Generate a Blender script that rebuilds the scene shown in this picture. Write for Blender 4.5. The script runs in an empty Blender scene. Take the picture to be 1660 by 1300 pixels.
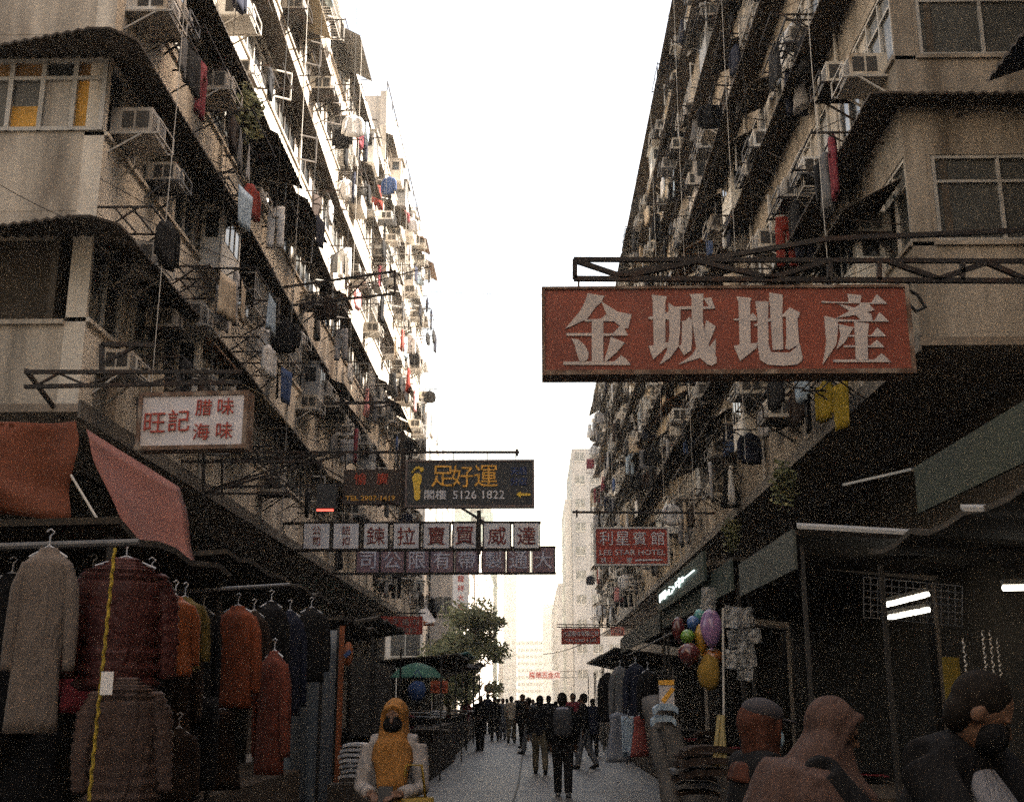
import bpy, bmesh, math, random
from mathutils import Vector, Matrix, noise
R = math.radians
random.seed(7)
S = bpy.context.scene
COL = S.collection

# ------------------------------------------------------------------ camera, sky, sun, exposure
PITCH, YAW, F = math.atan(483 / 1850), math.atan(0.0183), 1850.0
CAM = Vector((0, 0, 1.6))
cd = bpy.data.cameras.new('camera'); cam = bpy.data.objects.new('camera', cd); COL.objects.link(cam)
cd.sensor_fit = 'HORIZONTAL'; cd.sensor_width = 36; cd.lens = 36 * F / 1660
cd.clip_start = 0.05; cd.clip_end = 5000
cam.location = CAM; cam.rotation_euler = (R(90) + PITCH, 0, YAW); S.camera = cam
TO_SUN = Vector((0.70, 0.10, 0.71)).normalized()
w = bpy.data.worlds.new('World'); S.world = w; w.use_nodes = True
nt = w.node_tree; nt.nodes.clear()
sk = nt.nodes.new('ShaderNodeTexSky'); sk.sky_type = 'NISHITA'; sk.sun_disc = False
sk.sun_elevation = math.asin(TO_SUN.z); sk.sun_rotation = math.atan2(TO_SUN.x, TO_SUN.y)
sk.dust_density = 4.0; sk.air_density = 1.2; sk.ozone_density = 0.6
tint = nt.nodes.new('ShaderNodeMix'); tint.data_type = 'RGBA'; tint.blend_type = 'MULTIPLY'; tint.inputs[0].default_value = 1
tint.inputs[7].default_value = (1.0, 0.85, 0.69, 1)
bg = nt.nodes.new('ShaderNodeBackground'); bg.inputs[1].default_value = 0.08
out = nt.nodes.new('ShaderNodeOutputWorld')
nt.links.new(sk.outputs[0], tint.inputs[6]); nt.links.new(tint.outputs[2], bg.inputs[0]); nt.links.new(bg.outputs[0], out.inputs[0])
sd = bpy.data.lights.new('sun', 'SUN'); sd.energy = 5.0; sd.angle = R(0.6); sd.color = (1, 0.93, 0.82)
so = bpy.data.objects.new('sun', sd); COL.objects.link(so)
so.rotation_euler = (-TO_SUN).to_track_quat('-Z', 'Y').to_euler(); so.location = (20, 20, 60)
vs = S.view_settings; vs.view_transform = 'Standard'; vs.look = 'None'; vs.gamma = 1; vs.exposure = 3.0
cy = S.cycles; cy.max_bounces = 6; cy.diffuse_bounces = 5; cy.glossy_bounces = 2; cy.transmission_bounces = 3
cy.volume_bounces = 1; cy.transparent_max_bounces = 6; cy.sample_clamp_indirect = 0.5
cy.caustics_reflective = False; cy.caustics_refractive = False
cy.use_denoising = False
cy.filter_width = 1.5; cy.use_adaptive_sampling = False

FWD = Vector((-math.sin(YAW) * math.cos(PITCH), math.cos(YAW) * math.cos(PITCH), math.sin(PITCH)))
RT = Vector((math.cos(YAW), math.sin(YAW), 0)); UP = RT.cross(FWD)
def ray(px, py): return FWD + RT * ((px - 830) / F) + UP * ((650 - py) / F)
def at_Y(px, py, Y): d = ray(px, py); return CAM + d * (Y / d.y)
def at_X(px, py, X): d = ray(px, py); return CAM + d * (X / d.x)
def at_Z(px, py, Z): d = ray(px, py); return CAM + d * ((Z - CAM.z) / d.z)

# ------------------------------------------------------------------ materials
MATS = {}
def mk(name, col, rough=0.8, var=0.3, scale=2.5, streak=False, metal=0.0, bump=0.0, spots=None, alpha=None, trans=0.0, spec=0.3, coord='Position'):
    if name in MATS: return MATS[name]
    m = bpy.data.materials.new(name); m.use_nodes = True; MATS[name] = m
    n = m.node_tree.nodes; l = m.node_tree.links; b = n['Principled BSDF']
    b.inputs['Roughness'].default_value = rough; b.inputs['Metallic'].default_value = metal
    b.inputs['Specular IOR Level'].default_value = spec
    g = n.new('ShaderNodeNewGeometry') if coord == 'Position' else n.new('ShaderNodeTexCoord')
    mp = n.new('ShaderNodeMapping'); mp.inputs['Scale'].default_value = (1, 1, 0.12) if streak else (1, 1, 1)
    l.new(g.outputs[coord], mp.inputs[0])
    t = n.new('ShaderNodeTexNoise'); t.inputs['Scale'].default_value = scale; t.inputs['Detail'].default_value = 6; t.inputs['Roughness'].default_value = 0.65
    l.new(mp.outputs[0], t.inputs[0])
    r = n.new('ShaderNodeValToRGB'); r.color_ramp.elements[0].position = 0.3; r.color_ramp.elements[1].position = 0.7
    r.color_ramp.elements[0].color = tuple(c * (1 - var) for c in col) + (1,)
    r.color_ramp.elements[1].color = tuple(min(0.9, c * (1 + var * 0.5)) for c in col) + (1,)
    l.new(t.outputs['Fac'], r.inputs[0]); src = r.outputs[0]
    if spots:
        t2 = n.new('ShaderNodeTexNoise'); t2.inputs['Scale'].default_value = spots[1]; t2.inputs['Detail'].default_value = 8
        mp2 = n.new('ShaderNodeMapping'); mp2.inputs['Scale'].default_value = (1, 1, 0.25) if streak else (1, 1, 1)
        l.new(g.outputs[coord], mp2.inputs[0]); l.new(mp2.outputs[0], t2.inputs[0])
        r2 = n.new('ShaderNodeValToRGB'); r2.color_ramp.elements[0].position = 0.5; r2.color_ramp.elements[1].position = 0.68
        l.new(t2.outputs['Fac'], r2.inputs[0])
        mx = n.new('ShaderNodeMix'); mx.data_type = 'RGBA'; l.new(r2.outputs[0], mx.inputs[0]); l.new(src, mx.inputs[6])
        mx.inputs[7].default_value = tuple(spots[0]) + (1,); src = mx.outputs[2]
    l.new(src, b.inputs['Base Color'])
    if bump:
        bp = n.new('ShaderNodeBump'); bp.inputs['Strength'].default_value = bump; bp.inputs['Distance'].default_value = 0.02
        t3 = n.new('ShaderNodeTexNoise'); t3.inputs['Scale'].default_value = 14; t3.inputs['Detail'].default_value = 5
        l.new(g.outputs[coord], t3.inputs[0]); l.new(t3.outputs['Fac'], bp.inputs['Height']); l.new(bp.outputs[0], b.inputs['Normal'])
    if alpha is not None: b.inputs['Alpha'].default_value = alpha
    if trans:
        tr = n.new('ShaderNodeBsdfTranslucent'); l.new(src, tr.inputs[0])
        ms = n.new('ShaderNodeMixShader'); ms.inputs[0].default_value = trans
        l.new(b.outputs[0], ms.inputs[1]); l.new(tr.outputs[0], ms.inputs[2]); l.new(ms.outputs[0], n['Material Output'].inputs[0])
    return m
def wrinkle(m, s=7, k=.6):
    n = m.node_tree.nodes; l = m.node_tree.links; b = n['Principled BSDF']; tc = n.new('ShaderNodeTexCoord'); mp = n.new('ShaderNodeMapping'); mp.inputs['Scale'].default_value = (1, 1, .35); t = n.new('ShaderNodeTexNoise'); t.inputs['Scale'].default_value = s; t.inputs['Detail'].default_value = 4; t.inputs['Distortion'].default_value = 1.2
    bp = n.new('ShaderNodeBump'); bp.inputs['Strength'].default_value = k; bp.inputs['Distance'].default_value = .06; l.new(tc.outputs['Object'], mp.inputs[0]); l.new(mp.outputs[0], t.inputs[0]); l.new(t.outputs['Fac'], bp.inputs['Height']); l.new(bp.outputs[0], b.inputs['Normal']); return m
def emit(name, col, s):
    if name in MATS: return MATS[name]
    m = bpy.data.materials.new(name); m.use_nodes = True; MATS[name] = m
    b = m.node_tree.nodes['Principled BSDF']; b.inputs['Base Color'].default_value = tuple(col) + (1,)
    b.inputs['Emission Color'].default_value = tuple(col) + (1,); b.inputs['Emission Strength'].default_value = s
    return m
WALL = mk('stained_render', (0.43, 0.375, 0.31), 0.9, 0.5, 1.6, True, bump=0.5, spots=((0.11, 0.088, 0.07), 1.1))
WALL2 = mk('ochre_render', (0.36, 0.29, 0.205), 0.9, 0.35, 0.7, True, bump=0.4, spots=((0.12, 0.09, 0.06), 0.9))
WALL3 = mk('pale_render', (0.46, 0.42, 0.38), 0.9, 0.35, 1.0, True, bump=0.3, spots=((0.2, 0.18, 0.16), 0.6))
FARW = mk('far_render', (0.5, 0.46, 0.42), 0.9, 0.3, 0.3, True, spots=((0.25, 0.22, 0.2), 0.25))
FARG = mk('grey_far_render', (0.15, 0.147, 0.155), 0.9, 0.3, 0.4, True, spots=((0.2, 0.19, 0.19), 0.3))
EAVE = mk('sooty_corrugated_sheet', (0.05, 0.038, 0.029), 0.85, 0.4, 2.0, bump=0.2)
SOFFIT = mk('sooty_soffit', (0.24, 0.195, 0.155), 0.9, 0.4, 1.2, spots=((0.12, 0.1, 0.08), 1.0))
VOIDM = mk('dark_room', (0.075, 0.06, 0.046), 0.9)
FRAMEM = mk('weathered_aluminium', (0.42, 0.40, 0.37), 0.5, 0.25, 3, metal=0.3)
FRAMED = mk('brown_window_metal', (0.12, 0.10, 0.085), 0.6, 0.3, 3)
STEEL = mk('rusty_steel', (0.03, 0.024, 0.021), 0.7, 0.5, 6, metal=0.3, spots=((0.045, 0.024, 0.016), 5))
GREYSTEEL = mk('grey_painted_steel', (0.12, 0.12, 0.125), 0.55, 0.3, 4, metal=0.2)
PALESTEEL = mk('pale_painted_bars', (0.45, 0.42, 0.38), 0.6, 0.3, 4)
def glass(name, col, rough=0.12):
    m = mk(name, col, rough, 0.35, 1.2, spec=0.6); return m
PANES = [glass('dark_pane', (0.03, 0.032, 0.034)), glass('dark_pane_dusty', (0.07, 0.07, 0.065), 0.3), mk('net_curtain', (0.42, 0.38, 0.33), 0.8, 0.4, 5, True),
         glass('blue_pane', (0.10, 0.13, 0.16), 0.2), mk('yellowed_curtain', (0.38, 0.27, 0.12), 0.8, 0.4, 6, True)]
OCHRE = mk('ochre_blind', (0.55, 0.29, 0.05), 0.7, 0.3, 5)
ACW = mk('yellowed_ac_casing', (0.46, 0.41, 0.34), 0.6, 0.3, 2.5, spots=((0.22, 0.16, 0.10), 2))
ACG = mk('grey_ac_casing', (0.30, 0.27, 0.235), 0.6, 0.35, 2.5, spots=((0.14, 0.11, 0.08), 2))
ACB = mk('white_ac_casing', (0.62, 0.60, 0.56), 0.55, 0.2, 2.5, spots=((0.35, 0.28, 0.2), 2))
GRIL = mk('dark_louvre', (0.045, 0.04, 0.035), 0.7)
BLACK = mk('black_cable', (0.02, 0.018, 0.016), 0.7)

# ------------------------------------------------------------------ mesh builder
class MB:
    def __init__(s): s.v = []; s.f = []; s.m = []; s.sm = False
    def add(s, vs_, fs, m=0):
        o = len(s.v); s.v += [Vector(p) for p in vs_]; s.f += [tuple(i + o for i in f) for f in fs]; s.m += [m] * len(fs); return s
    def box(s, lo, hi, m=0):
        (a, b, c), (d, e, f) = lo, hi
        return s.add([(a, b, c), (d, b, c), (d, e, c), (a, e, c), (a, b, f), (d, b, f), (d, e, f), (a, e, f)],
                     [(0, 3, 2, 1), (4, 5, 6, 7), (0, 1, 5, 4), (1, 2, 6, 5), (2, 3, 7, 6), (3, 0, 4, 7)], m)
    def obox(s, c, ux, uy, uz, m=0):
        c, ux, uy, uz = Vector(c), Vector(ux), Vector(uy), Vector(uz)
        P = [c + ux * i + uy * j + uz * k for k in (-1, 1) for (i, j) in ((-1, -1), (1, -1), (1, 1), (-1, 1))]
        return s.add(P, [(0, 3, 2, 1), (4, 5, 6, 7), (0, 1, 5, 4), (1, 2, 6, 5), (2, 3, 7, 6), (3, 0, 4, 7)], m)
    def bar(s, p, q, t, t2=None, m=0):
        p, q = Vector(p), Vector(q); d = q - p
        if d.length < 1e-6: return s
        t2 = t2 or t; z = Vector((0, 0, 1)) if abs(d.normalized().z) < 0.95 else Vector((0, 1, 0))
        x = d.cross(z).normalized(); y = x.cross(d).normalized()
        return s.obox((p + q) / 2, d / 2, x * t / 2, y * t2 / 2, m)
    def tube(s, pts, rad, n=8, m=0, flat=1.0):
        pts = [Vector(p) for p in pts]
        rad = rad if isinstance(rad, (list, tuple)) else [rad] * len(pts)
        rings = []; ref = None
        for i, p in enumerate(pts):
            d = (pts[min(i + 1, len(pts) - 1)] - pts[max(i - 1, 0)]).normalized()
            if ref is None: ref = Vector((0, 1, 0)) if abs(d.y) < 0.9 else Vector((1, 0, 0))
            x = d.cross(ref).normalized(); y = x.cross(d).normalized(); ref = -d.cross(x).normalized() if False else ref
            rings.append([p + x * rad[i] * math.cos(2 * math.pi * k / n) + y * rad[i] * flat * math.sin(2 * math.pi * k / n) for k in range(n)])
        return s.loft(rings, m)
    def loft(s, rings, m=0, caps=True):
        n = len(rings[0]); V = [p for r in rings for p in r]; fs = []
        for i in range(len(rings) - 1):
            for k in range(n):
                k2 = (k + 1) % n; fs.append((i * n + k, i * n + k2, (i + 1) * n + k2, (i + 1) * n + k))
        if caps: fs.append(tuple(reversed(range(n)))); fs.append(tuple((len(rings) - 1) * n + k for k in range(n)))
        return s.add(V, fs, m)
    def ell(s, c, r, n=12, h=8, m=0, rot=None):
        c = Vector(c); rings = []
        for i in range(h + 1):
            a = -math.pi / 2 + math.pi * (0.04 + 0.92 * i / h)
            ring = []
            for k in range(n):
                p = Vector((r[0] * math.cos(a) * math.cos(2 * math.pi * k / n), r[1] * math.cos(a) * math.sin(2 * math.pi * k / n), r[2] * math.sin(a)))
                if rot: p = rot @ p
                ring.append(c + p)
            rings.append(ring)
        return s.loft(rings, m)
    def sheet(s, A, B, th, m=0):           # strip between point rows A and B, thickness th (vector)
        th = Vector(th); n = len(A); A = [Vector(p) for p in A]; B = [Vector(p) for p in B]
        V = A + B + [p + th for p in A] + [p + th for p in B]; fs = []
        for i in range(n - 1):
            fs += [(i, i + 1, n + i + 1, n + i), (2 * n + i, 3 * n + i, 3 * n + i + 1, 2 * n + i + 1),
                   (i, 2 * n + i, 2 * n + i + 1, i + 1), (n + i, n + i + 1, 3 * n + i + 1, 3 * n + i)]
        fs += [(0, n, 3 * n, 2 * n), (n - 1, 3 * n - 1, 4 * n - 1, 2 * n - 1)]
        return s.add(V, fs, m)
    def grid(s, P, th, m=0):               # P[i][j] points, thickened by vector th
        th = Vector(th); a = len(P); b = len(P[0]); V = [Vector(p) for r in P for p in r]; N = a * b
        V += [p + th for p in V]; fs = []
        for i in range(a - 1):
            for j in range(b - 1):
                q = (i * b + j, i * b + j + 1, (i + 1) * b + j + 1, (i + 1) * b + j)
                fs.append(q); fs.append(tuple(N + k for k in reversed(q)))
        rim = [(0, j) for j in range(b)] + [(i, b - 1) for i in range(1, a)] + [(a - 1, j) for j in range(b - 2, -1, -1)] + [(i, 0) for i in range(a - 2, 0, -1)]
        ids = [i * b + j for i, j in rim]
        for k in range(len(ids)):
            p, q = ids[k], ids[(k + 1) % len(ids)]; fs.append((p, N + p, N + q, q))
        return s.add(V, fs, m)
    def prism(s, poly, y0, y1, m=0):       # polygon in XZ, extruded along Y
        n = len(poly); V = [(x, y0, z) for x, z in poly] + [(x, y1, z) for x, z in poly]
        return s.add(V, [tuple(range(n)), tuple(range(2 * n - 1, n - 1, -1))] + [(i, n + i, n + (i + 1) % n, (i + 1) % n) for i in range(n)], m)
    def mesh(s, name, mats, off=None):
        me = bpy.data.meshes.new(name)
        V = [p - off for p in s.v] if off is not None else s.v
        me.from_pydata([tuple(p) for p in V], [], s.f)
        for m in (mats if isinstance(mats, (list, tuple)) else [mats]): me.materials.append(m)
        if any(s.m): me.polygons.foreach_set('material_index', s.m)
        bm = bmesh.new(); bm.from_mesh(me); bmesh.ops.recalc_face_normals(bm, faces=bm.faces); bm.to_mesh(me); bm.free()
        if s.sm: me.polygons.foreach_set('use_smooth', [True] * len(me.polygons))
        return me
    def build(s, name, mats, parent=None, world=True):
        off = None
        if parent is not None and world:
            off = Vector(); q = parent
            while q is not None: off += q.location; q = q.parent
        return link(name, s.mesh(name, mats, off), parent)
def link(name, me, parent=None):
    o = bpy.data.objects.new(name, me); COL.objects.link(o)
    if parent is not None: o.parent = parent
    return o
LABELS = set()
def tag(o, label, cat, group=None):
    o['label'] = label; o['category'] = cat; LABELS.add(label)
    if group: o['group'] = group
    return o
def thing(name, label, cat, loc=(0, 0, 0), rz=0, group=None):
    o = bpy.data.objects.new(name, None); COL.objects.link(o); o.location = loc; o.rotation_euler = (0, 0, rz); o.empty_display_size = 0.2
    return tag(o, label, cat, group)
def dup(o, parent=None):
    c = o.copy(); COL.objects.link(c)
    if parent is not None: c.parent = parent
    for k in o.children: dup(k, c)
    return c
def struct(o): o['kind'] = 'structure'; return o
def tint_obj(o, m):
    for sl in o.material_slots[:1]: sl.link = 'OBJECT'; sl.material = m
    return o
ORD = ['first', 'second', 'third', 'fourth', 'fifth', 'sixth', 'seventh', 'eighth', 'ninth', 'tenth', 'eleventh', 'twelfth', 'thirteenth', 'fourteenth', 'fifteenth', 'sixteenth', 'seventeenth', 'eighteenth', 'nineteenth', 'twentieth', 'twenty-first', 'twenty-second', 'twenty-third', 'twenty-fourth', 'twenty-fifth']

# ------------------------------------------------------------------ ground and road
ASPH = mk('worn_asphalt', (0.105, 0.097, 0.092), 0.6, 0.3, 1.2, bump=0.5, spots=((0.105, 0.098, 0.094), 0.7), spec=0.4)
PAVE = mk('dirty_paving', (0.16, 0.15, 0.14), 0.85, 0.3, 2, bump=0.3)
EARTH = mk('city_ground', (0.12, 0.115, 0.11), 0.9, 0.3, 0.2)
struct(MB().add([(-700, -60, -0.02), (700, -60, -0.02), (700, 1100, -0.02), (-700, 1100, -0.02)], [(0, 1, 2, 3)]).build('ground', EARTH))
struct(MB().add([(-4.6, -30, 0), (4.6, -30, 0), (4.6, 700, 0), (-4.6, 700, 0)], [(0, 1, 2, 3)]).build('road', ASPH))
sm = MB()
seam = [(-0.35, 4), (-0.32, 14), (-0.34, 19), (-0.30, 24), (-0.33, 32), (-0.31, 60)]
for (x0, y0), (x1, y1) in zip(seam, seam[1:]):
    sm.add([(x0 - .02, y0, .004), (x0 + .02, y0, .004), (x1 + .02, y1, .004), (x1 - .02, y1, .004)], [(0, 1, 2, 3)])
for y in (21.5, 29, 41): sm.add([(-2.6, y, .0045), (2.6, y, .0045), (2.6, y + .025, .0045), (-2.6, y + .025, .0045)], [(0, 1, 2, 3)])
struct(sm.build('road_joint', BLACK))
kb = MB()
kb.box((-12, 14.6, -.015), (-4.6, 700, .14)); struct(kb.build('pavement', PAVE))
kb = MB(); kb.box((4.6, -30, -.015), (12, 700, .14)); struct(kb.build('pavement', PAVE))

# ------------------------------------------------------------------ facade kit
WIN = {}
def window_meshes(wd, ht, n, kind):
    key = (round(wd, 2), round(ht, 2), n, kind)
    if key in WIN: return WIN[key]
    f = MB(); t = 0.055
    f.box((0, -.05, 0), (wd, .03, t)); f.box((0, -.05, ht - t), (wd, .03, ht)); f.box((0, -.05, t), (t, .03, ht - t)); f.box((wd - t, -.05, t), (wd, .03, ht - t))
    for i in range(1, n):
        x = wd * i / n; f.box((x - .022, -.045, t), (x + .022, .028, ht - t))
    if kind % 2: f.box((t, -.04, ht * .68), (wd - t, .025, ht * .68 + .04))
    if kind >= 2:                                     # an open casement
        x = wd * (1 - 1 / n); a = R(62); dx, dy = math.cos(a), math.sin(a); q = wd / n - .05
        f.bar((x, -.05, .08), (x + dx * q, -.05 - dy * q, .08), .035); f.bar((x, -.05, ht * .66), (x + dx * q, -.05 - dy * q, ht * .66), .035)
        f.bar((x + dx * q, -.05 - dy * q, .06), (x + dx * q, -.05 - dy * q, ht * .68), .035)
    p = MB()
    for i in range(n):
        x0 = wd * i / n + .03; x1 = wd * (i + 1) / n - .03; k = (i * 7 + kind * 3) % 5
        p.add([(x0, 0.004 * (i % 2), t), (x1, 0.004 * (i % 2), t), (x1, 0.004 * (i % 2), ht - t), (x0, 0.004 * (i % 2), ht - t)], [(0, 1, 2, 3)], k % 3 if kind else min(k, 2))
    WIN[key] = (f, p); return WIN[key]
WINM = {}
def frame_rot(n):      # rotation about Z turning local -Y (outward) to n
    return math.atan2(n[0], -n[1])
def facade(root, O, a, n, L, bases, sh, bay, wall, first=0.0, windows=True, eave=0.6, eave_from=0.0, skip_end=0.0, eave_mat=None, corner=None, taper=None, side_void=True, last_eave=True, dark=False, sill=1.27, wtop=2.45, ez=2.38, att=.12, fade=0.0):
    """O origin on the wall plane at z=0; a unit along, n unit outward."""
    O, a, n = Vector(O), Vector(a), Vector(n)
    P = lambda t, d, z: O + a * t + n * d + Vector((0, 0, z))
    def bx(mb, t0, t1, d0, d1, z0, z1, m=0):
        if t1 - t0 < .001: return
        mb.obox(P((t0 + t1) / 2, (d0 + d1) / 2, (z0 + z1) / 2), a * ((t1 - t0) / 2), n * ((d1 - d0) / 2), Vector((0, 0, (z1 - z0) / 2)), m)
    nb = max(1, round((L - first) / bay)); bw = (L - first) / nb
    wmb = MB(); vd = MB(); cells = []
    for k, b in enumerate(bases):
        lo = b
        bx(wmb, first, L - skip_end, -.3, 0, lo, b + sill)
        bx(wmb, first, L - skip_end, -.3, -.004, b + wtop, b + sh)
        bx(wmb, first, L - skip_end, -.297, .05, b + sill - .07, b + sill - .008)
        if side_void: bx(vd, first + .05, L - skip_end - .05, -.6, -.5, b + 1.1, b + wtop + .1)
        for i in range(nb + 1):
            t0 = first + i * bw - .06; t1 = t0 + .12
            bx(wmb, max(first, t0), min(L - skip_end, t1), -.297, -.006, b + sill, b + wtop)
        ev = MB(); z = b + ez
        if eave and (last_eave or k < len(bases) - 1):
            A = []; B = []; steps = max(2, int((L - eave_from) / .085))
            for q in range(steps + 1):
                t = eave_from + (L - eave_from) * q / steps; wv = .018 * math.cos(q * math.pi)
                e = eave * (1 - fade * min(1, max(0, (t - 6) / 12))) if not taper else eave + (taper - eave) * min(1, max(0, t) / 2.4)
                A.append(P(t, -.02, z + att + wv)); B.append(P(t, e, z + wv - .02 * noise.noise((t * .4, k, 0))))
            if corner:
                c = corner; A = [P(0, -.02, z + att)] * len(c) + A; B = [P(x, d, z) for x, d in c] + B
            ev.sheet(A, B, (0, 0, .035))
            for q in range(int(L / 1.6)):
                t = .8 + q * 1.6; ev.bar(P(t, 0, z - .12), P(t, eave * .45, z - .03), .03)
            ev.build('eave', eave_mat or EAVE, root)
        for i in range(nb): cells.append((k, i, first + i * bw + .07, bw - .14, b))
    wmb.build('wall', wall, root)
    if side_void: vd.build('dark_interior', VOIDM, root)
    if windows:
        for (k, i, t, wd, b) in cells:
            kd = 1 if dark else random.choice([0, 1, 1, 2, 3]); nn = (5 if wd > 2.7 else 4) if wd > 2 else (3 if wd > 1.3 else 2)
            key = (round(wd, 2), nn, kd, dark, wtop - sill)
            if key not in WINM:
                fm, pm = window_meshes(wd, wtop - sill, nn, kd)
                WINM[key] = (fm.mesh('window', FRAMEM), pm.mesh('pane', [PANES[1], PANES[0], PANES[1]] if dark else PANES[:3] if kd != 2 else [PANES[3], PANES[0], PANES[2]]))
            fm, pm = WINM[key]
            f = link('window', fm, root); f.location = P(t, -.07, b + sill) - root.location; f.rotation_euler.z = frame_rot(n)
            if a.dot(Vector((math.cos(f.rotation_euler.z), math.sin(f.rotation_euler.z), 0))) < 0: f.location += a * wd
            tint_obj(f, FRAMEM if dark else random.choice([FRAMEM, FRAMEM, PALESTEEL, FRAMED]))
            g = link('pane', pm, f)
    return P, cells

# ------------------------------------------------------------------ street clutter prototypes (local: -Y outward from the wall, wall at y=0)
def ac_meshes(v):
    w_, h_, d_ = [(.58, .38, .56), (.50, .33, .48), (.66, .42, .62)][v]
    c = MB().box((-w_ / 2, -d_, 0), (w_ / 2, 0, h_))
    g = MB()
    for sx in (-1, 1):
        x = sx * (w_ / 2 + .004)
        for (y0, y1) in ((-d_ * .93, -d_ * .62), (-d_ * .56, -d_ * .28)):
            g.box((min(x, x - sx * .01), y0, h_ * .2), (max(x, x - sx * .01), y1, h_ * .85))
    g.box((-w_ * .40, -d_ - .004, .05), (w_ * .40, -d_ + .01, h_ - .05), 1)
    for q in range(7): g.box((-w_ * .42, -d_ - .012, .06 + q * (h_ - .14) / 6), (w_ * .42, -d_ - .005, .075 + q * (h_ - .14) / 6), 1)
    b = MB(); t = .028
    for sx in (-1, 1):
        x = sx * (w_ / 2 + .03)
        b.bar((x, 0, -.02), (x, -d_ - .12, -.02), t); b.bar((x, 0, -.34), (x, -d_ * .8, -.03), t)
        b.bar((x, -d_ - .12, -.02), (x, -d_ - .12, h_ * .55), t * .8)
    b.bar((-w_ / 2 - .03, -d_ - .12, -.02), (w_ / 2 + .03, -d_ - .12, -.02), t); b.bar((-w_ / 2 - .03, -d_ - .12, h_ * .55), (w_ / 2 + .03, -d_ - .12, h_ * .55), t * .8)
    b.box((-w_ / 2 - .05, -d_ - .05, -.016), (w_ / 2 + .05, -.02, -.002))
    return c.mesh('casing', ACW), g.mesh('grille', [GRIL, mk('pale_fins', (.32, .30, .28), .6)]), b.mesh('bracket', PALESTEEL)
ACS = [ac_meshes(v) for v in range(3)]
def joined(parts):
    bm = bmesh.new(); mats = []
    for me in parts:
        n0 = len(bm.faces); bm.from_mesh(me); bm.faces.ensure_lookup_table()
        for f in bm.faces[n0:]: f.material_index += len(mats)
        mats += list(me.materials)
    m = bpy.data.meshes.new('air_conditioner'); bm.to_mesh(m); bm.free()
    for x in mats: m.materials.append(x)
    return m
ACJ = [joined(a) for a in ACS]
ACN = {0: 'yellowed', 1: 'grimy grey', 2: 'white'}
def ac(loc, rz, label, group, far):
    v = random.randrange(3); cm = random.choice([0, 0, 1, 1, 2]); mt = [ACW, ACG, ACB][cm]
    label = ACN[cm] + ' ' + label
    if far:
        o = link('air_conditioner', ACJ[v]); o.location = loc; o.rotation_euler.z = rz; tag(o, label, 'air conditioner', group); tint_obj(o, mt)
    else:
        o = thing('air_conditioner', label, 'air conditioner', loc, rz, group); c, g, b = ACS[v]
        tint_obj(link('casing', c, o), mt); link('grille', g, o); tint_obj(link('bracket', b, o), random.choice([PALESTEEL, STEEL, GREYSTEEL]))
    return o
def rack_mesh(wd, dp):
    b = MB(); t = .022
    for x in (-wd / 2, wd / 2):
        b.bar((x, 0, 0), (x, -dp, 0), t * 1.3); b.bar((x, 0, -.45), (x, -dp * .75, 0), t); b.bar((x, 0, .45), (x, -dp * .95, .01), t * .5)
    b.bar((-wd / 2 - .1, -dp, 0), (wd / 2 + .1, -dp, 0), t); b.bar((-wd / 2, -dp * .62, 0.002), (wd / 2, -dp * .62, 0.002), t); b.bar((-wd / 2, -dp * .3, 0.002), (wd / 2, -dp * .3, 0.002), t)
    return b.mesh('drying_rack', STEEL)
RACKS = [rack_mesh(1.3, .95), rack_mesh(1.8, 1.1), rack_mesh(1.0, .8)]
def basket_mesh():
    b = MB(); wd, dp, h = 1.7, .45, .75
    for i in range(13):
        x = -wd / 2 + wd * i / 12; b.bar((x, -dp, 0), (x, -dp, h), .014); b.bar((x, 0, 0), (x, -dp, 0), .012)
    for z in (0, h / 2, h):
        b.bar((-wd / 2, -dp, z), (wd / 2, -dp, z), .02)
        for x in (-wd / 2, wd / 2): b.bar((x, 0, z), (x, -dp, z), .02)
    return b.mesh('window_cage', PALESTEEL)
CAGE = basket_mesh()
ENCM = mk('white_tin_sheet', (.62, .60, .56), .6, .2, 3, True, spots=((.35, .28, .2), 2))
def enclosure(v):
    b = MB(); wd, dp, h = [(1.3, .42, 1.3), (.9, .5, 1.05)][v]
    b.box((-wd / 2, -dp, 0), (wd / 2, 0, h)); b.box((-wd / 2 - .05, -dp - .1, h + .002), (wd / 2 + .05, .0, h + .03)); b.box((-wd * .4, -dp - .006, h * .48), (wd * .4, -dp + .01, h * .9), 1)
    for q in range(4): b.box((-wd * .4 + wd * .8 * q / 3 - .015, -dp - .02, h * .47), (-wd * .4 + wd * .8 * q / 3 + .015, -dp - .007, h * .91))
    for sx in (-1, 1): b.box((sx * wd / 2 - .006, -dp * .8, h * .5), (sx * wd / 2 + .006, -dp * .2, h * .88), 1)
    return b.mesh('balcony_enclosure', [ENCM, PANES[0]])
ENC = [enclosure(0), enclosure(1)]
def sheet_awning(v):
    b = MB(); wd, dp, dr = [(2.2, .8, .35), (1.5, .65, .28), (2.8, .9, .5)][v]; A = []; B = []
    for q in range(25):
        x = -wd / 2 + wd * q / 24; wv = .018 * math.cos(q * math.pi); A.append((x, 0, wv)); B.append((x, -dp, -dr + wv))
    b.sheet(A, B, (0, 0, .015))
    for x in (-wd * .42, wd * .42): b.bar((x, 0, -dr - .1), (x, -dp * .95, -dr - .01), .02)
    return b.mesh('window_awning', EAVE)
AWN = [sheet_awning(v) for v in range(3)]
AWM = [EAVE, mk('brown_sheet', (.17, .09, .045), .8), mk('grey_sheet', (.16, .15, .14), .7), mk('buff_sheet', (.30, .24, .16), .8), mk('green_sheet', (.05, .17, .11), .6)]
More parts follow.
